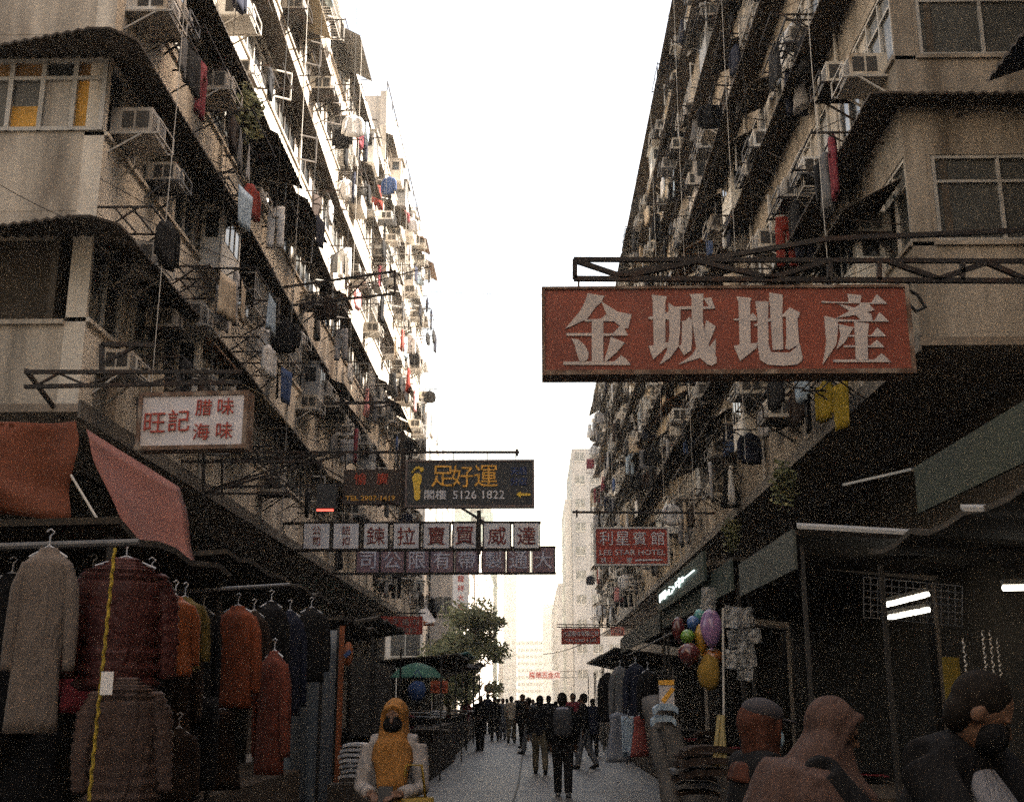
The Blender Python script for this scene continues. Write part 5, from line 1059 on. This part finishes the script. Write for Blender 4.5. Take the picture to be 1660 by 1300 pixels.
for v in ((g1.x, g1.y - .2, 1.43),):
    b = MB(); b.sm = True; b.ell((0, 0, 0), (.12, .07, .045), 14, 8); o = b.build('neck_pillow', mk('grey_lilac_cloth', (.2, .2, .25), .8)); o.location = (v[0], v[1] + .05, v[2]); tag(o, 'pale grey hood lump on the upper back of the walker with the backpack', 'hood')
walker('person in khaki trousers stepping away, left of the backpack walker', 876, 1254, 1.68, R(4), pose(1.68, 2, ((16, 6), (-14, 16)), ((-8, 9, 15, 0), (12, 9, 15, 0))), BM, KHAKI, near=False, shoes=BM)
walker('person in black standing by the end of the left table stall', 778, 1216, 1.69, R(160), pose(1.69, 1, ((4, 2), (-3, 3)), ((10, 8, 60, 30), (10, 8, 60, 30))), BM, BM)
WALKP = [pose(1.68, 2, ((14, 5), (-14, 14)), ((-8, 8, 14, 0), (10, 8, 14, 0))), pose(1.62, 1, ((3, 2), (-3, 3)), ((2, 8, 12, 5), (2, 8, 70, 30))), pose(1.72, 2, ((-12, 12), (16, 4)), ((10, 8, 20, 5), (-8, 8, 14, 0)))]
proto = []
WALKP += [pose(1.58, 6, ((20, 8), (-20, 18)), ((-14, 10, 24, 0), (18, 10, 30, 0))), pose(1.75, 0, ((2, 1), (-2, 2)), ((4, 12, 85, 30), (0, 10, 20, 0)), 12)]
CROWD = [(802, 1200, 'dark'), (815, 1198, 'grey'), (829, 1204, 'pale'), (838, 1196, 'navy'), (848, 1212, 'black'), (857, 1222, 'brown'), (864, 1198, 'grey'), (890, 1218, 'black'), (902, 1205, 'navy'), (930, 1230, 'maroon'), (948, 1246, 'black'), (962, 1225, 'navy'), (940, 1208, 'brown'), (822, 1190, 'black'), (872, 1188, 'navy'), (808, 1186, 'brown'), (755, 1200, 'maroon'), (845, 1183, 'grey'), (915, 1192, 'black'), (790, 1189, 'navy')]
CMAT = {'pale': CLOTH['beige'], 'dark': BM, 'grey': CLOTH['grey'], 'black': BM, 'navy': CLOTH['navy'], 'brown': CLOTH['dark brown'], 'maroon': CLOTH['maroon']}
WHERE = ['just right of the one by the table stall', 'beside a dark dressed one at left', 'left of the street middle', 'half hidden at the left of the middle', 'walking in the middle', 'close behind the khaki trousers', 'deep in the middle', 'between the two nearest walkers', 'hidden behind the backpack walker', 'right of the backpack walker', 'nearest along the right stalls', 'by the hung clothes at right', 'behind the one at the right stalls', 'small, left of the middle', 'small, right of the middle', 'small, at the far left', 'browsing at the table stall', 'smallest, dead centre', 'small, far right', 'small, beside the far left stalls']
for i, (px, py, cn) in enumerate(CROWD):
    lab = 'person in %s in the crowd, %s' % ({'dark': 'dark clothes', 'pale': 'a pale jacket'}.get(cn, cn), WHERE[i])
    if i < 5: o, g = walker(lab, px, py, [1.68, 1.62, 1.72, 1.58, 1.75][i], R([10, 175, -5, 30, 140][i]), WALKP[i], CMAT[cn], [BM, CLOTH['grey'], KHAKI, CLOTH['navy'], BM][i], coat=[0, .12, 0, .06, .02][i], bulk=[1, 1.1, 1.05, .95, 1.15][i], group='people in the street crowd'); proto.append(o)
    else:
        o = dup(proto[i % 5]); g = at_Z(px, py, 0); o.location = (g.x, g.y, .003); o.rotation_euler.z = random.choice([0, 0, .2, -.3, 3.1, 2.8, 1.5]); s_ = random.uniform(.92, 1.06); o.scale = (s_, s_, s_); tag(o, lab, 'person', 'people in the street crowd')
        for k in o.children:
            if k.name.startswith('jacket'): tint_obj(k, CMAT[cn])
            elif k.name.startswith('trousers'): tint_obj(k, random.choice([BM, BM, CLOTH['grey'], KHAKI, CLOTH['navy']]))
# foreground shoppers at the right
ROSE = mk('dusty_rose_scarf', (.062, .034, .027), .85, .2, 5, coord='Object'); ORSC = mk('rust_orange_scarf', (.048, .0125, .005), .85, .3, 7, coord='Object'); GCAP = mk('grey_lilac_cap', (.036, .032, .037), .85, .25, 10, coord='Object'); BSHIRT = mk('pale_blue_shirt', (.15, .152, .175), .8, .15, 6, coord='Object')
for m_ in (ROSE, ORSC, BSHIRT): wrinkle(m_, 9, .8)
def shopper(label, px, py, Y, H, rz, P, *a, **k):           # px, py: centre of the head
    J, dz = P; h = Matrix.Rotation(rz, 3, 'Z') @ (J['head'] + Vector((0, 0, dz))); q = at_Y(px, py, Y); return person(label, H, (q.x - h.x, Y - h.y, .003), rz, P, *a, **k), q.z - h.z
o, e1 = shopper('person in a dusty rose headscarf and black clothes bending over a stall', 1352, 1192, 4.7, 1.62, R(-95), pose(1.62, 17, ((4, 4), (-4, 6)), ((30, 8, 40, 20), (25, 8, 50, 20)), 14), BM, BM, scarf=ROSE, near=True, coat=.1, skin=SKIN2, bulk=1.05, drape=.15, dw=1.24)
o, e2 = shopper('person with a grey cap, rust orange scarf and blue face mask by a stall', 1236, 1178, 5.6, 1.58, R(-75), pose(1.58, 10, ((4, 4), (-4, 6)), ((25, 8, 45, 20), (25, 8, 50, 20)), 6), BM, BM, scarf=ORSC, dw=.72, drape=.0, cap=GCAP, mask=PALEMASK, near=True, coat=.08)
o, e3 = shopper('person with short dark hair bowed over, pale blue shirt under a dark jacket', 1592, 1178, 4.0, 1.72, R(-142), pose(1.72, 18, ((4, 4), (-4, 6)), ((22, 6, 50, 20), (18, 6, 55, 20)), 24, 32), BM, BM, hair=GREYHAIR, mask=BM, near=True, coat=.06, bulk=1.12)
J, dz = pose(1.72, 18, ((4, 4), (-4, 6)), ((22, 6, 50, 20), (18, 6, 55, 20)), 24, 32); nk, ch = J['neck'] + Vector((0, 0, dz)), J['chest'] + Vector((0, 0, dz))
q = MB(); q.tube([nk + (nk - ch) * -.12, nk + (nk - ch) * .12], [.105, .082], 16, flat=.85); q.tube([nk + Vector((.0, .07, -.06)), ch + Vector((.0, .19, .0)), ch + Vector((0, .16, -.25))], [.07, .1, .09], 12, flat=.6); m_ = solid(q, .01, 2); m_.materials.append(BSHIRT); link('shirt', m_, o)
print('HEADERR', e1, e2, e3)

# ------------------------------------------------------------------ hazy air
hz = MB().box((-705, -65, -1.1), (705, 1105, 66)).build('haze', None or mk('unused', (1, 1, 1))); hz['kind'] = 'stuff'
hm = bpy.data.materials.new('haze_air'); hm.use_nodes = True; n = hm.node_tree.nodes; n.clear(); v = n.new('ShaderNodeVolumePrincipled'); v.inputs['Density'].default_value = .0008; v.inputs['Color'].default_value = (1, .94, .82, 1); v.inputs['Anisotropy'].default_value = .35
mo = n.new('ShaderNodeOutputMaterial'); hm.node_tree.links.new(v.outputs[0], mo.inputs['Volume']); hz.data.materials.clear(); hz.data.materials.append(hm)

# ------------------------------------------------------------------ a few particular pieces
for i, (px, py, X, kd, c) in enumerate(((1335, 618, 4.9, 'shirt', 'yellow'), (1362, 622, 5.0, 'towel', 'yellow'), (1290, 630, 5.0, 'jacket', 'dark brown'), (1262, 640, 5.1, 'jacket', 'dark brown'), (1180, 690, 5.0, 'towel', 'blue'), (1238, 660, 5.0, 'shirt', 'pale grey'), (1150, 372, 4.9, 'towel', 'blue'), (1300, 60, 4.9, 'jacket', 'black'), (1275, 50, 4.9, 'towel', 'white'), (1190, 75, 4.9, 'jacket', 'navy'))):
    q = at_X(px, py, X); hang(kd, c, q, R(90) + .2, '%s %s hung out on the right row, %s' % (c, kd, ['lowest, just under the big red sign', 'beside the lowest yellow shirt', 'large one left of the yellow shirt', 'farther left under the red sign', 'over the low bare wall', 'next to the low bare wall', 'above the red sign truss', 'near the top edge', 'beside the black one near the top edge', 'high and round'][i]))
    o = link('drying_rack', RACKS[2]); o.location = (XR - .002, q.y, q.z + .02); o.rotation_euler.z = frame_rot((-1, 0, 0)); tag(o, 'steel rack the %s %s hangs from on the right row, %s' % (c, kd, ['lowest', 'next lowest', 'left of those', 'farther left', 'over the bare wall', 'beside it', 'above the truss', 'near the top', 'nearest the top', 'high up'][i]), 'drying rack', 'drying racks on the right row')
for i, (px, py, X, kd, c) in enumerate(((372, 450, -5.3, 'towel', 'beige'), (365, 470, -5.4, 'towel', 'pale grey'), (437, 560, -5.4, 'shirt', 'white'), (410, 300, -5.3, 'shirt', 'red'), (400, 310, -5.3, 'towel', 'pale blue'), (275, 360, -5.4, 'jacket', 'black'), (521, 355, -5.2, 'towel', 'navy'), (466, 600, -5.4, 'towel', 'blue'))):
    q = at_X(px, py, X); hang(kd, c, q, R(90) - .2, '%s %s hung out on the left row, %s' % (c, kd, ['draped big and low by the corner', 'behind the big beige one', 'low, right of the white signboard', 'bright, high by the corner', 'beside the bright red one', 'dark, near the corner eave', 'ribbed, far up in the sun', 'lowest, over the sign brackets', 'by the ochre blind window'][i]))
    o = link('drying_rack', RACKS[2]); o.location = (-XL + .002, q.y, q.z + .02); o.rotation_euler.z = frame_rot((1, 0, 0)); tag(o, 'steel rack the %s %s hangs from on the left row, %s' % (c, kd, ['by the corner', 'behind the corner one', 'right of the white signboard', 'high by the corner', 'beside the high one', 'near the corner eave', 'up in the sun', 'lowest'][i]), 'drying rack', 'drying racks on the left row')
for i, (px, py) in enumerate(((200, 440), (278, 535), (372, 130))):
    q = at_X(px, py, -XL + .003); ac(q, R(90), 'window air conditioner sticking out at the left corner, %s' % ['lowest but one', 'lowest, above the white signboard', 'topmost'][i], 'air conditioners on the left row', False)
for (x, y, w_, l_, lab) in ((.9, 12.5, .6, .9, 'rectangular iron cover set in the road, right of the joint'), (-1.1, 17, .7, .7, 'square iron cover set in the road, left of the joint')):
    b = MB(); b.box((-w_ / 2, -l_ / 2, .001), (w_ / 2, l_ / 2, .008))
    for q in range(7): b.box((-w_ * .42, -l_ * .42 + l_ * .84 * q / 6 - .012, .0085), (w_ * .42, -l_ * .42 + l_ * .84 * q / 6 + .012, .012))
    o = b.build('drain_cover', STEEL); o.location = (x, y, 0); tag(o, lab, 'drain cover')
rnd = random.Random(9); lt = []
for i in range(9):
    x, y = rnd.choice([-1, 1]) * rnd.uniform(.6, 2.0), rnd.uniform(9, 26); b = MB(); n_ = 5; b.loft([[Vector((.05 * rnd.uniform(.6, 1.3) * math.cos(6.28 * k / n_), .05 * rnd.uniform(.6, 1.3) * math.sin(6.28 * k / n_), z)) for k in range(n_)] for z in (.002, .006 + .02 * rnd.random())])
    o = b.build('paper_scrap', WCLOTH); o.location = (x, y, .001); tag(o, 'small pale paper scrap lying on the road', 'litter', 'paper scraps on the road')
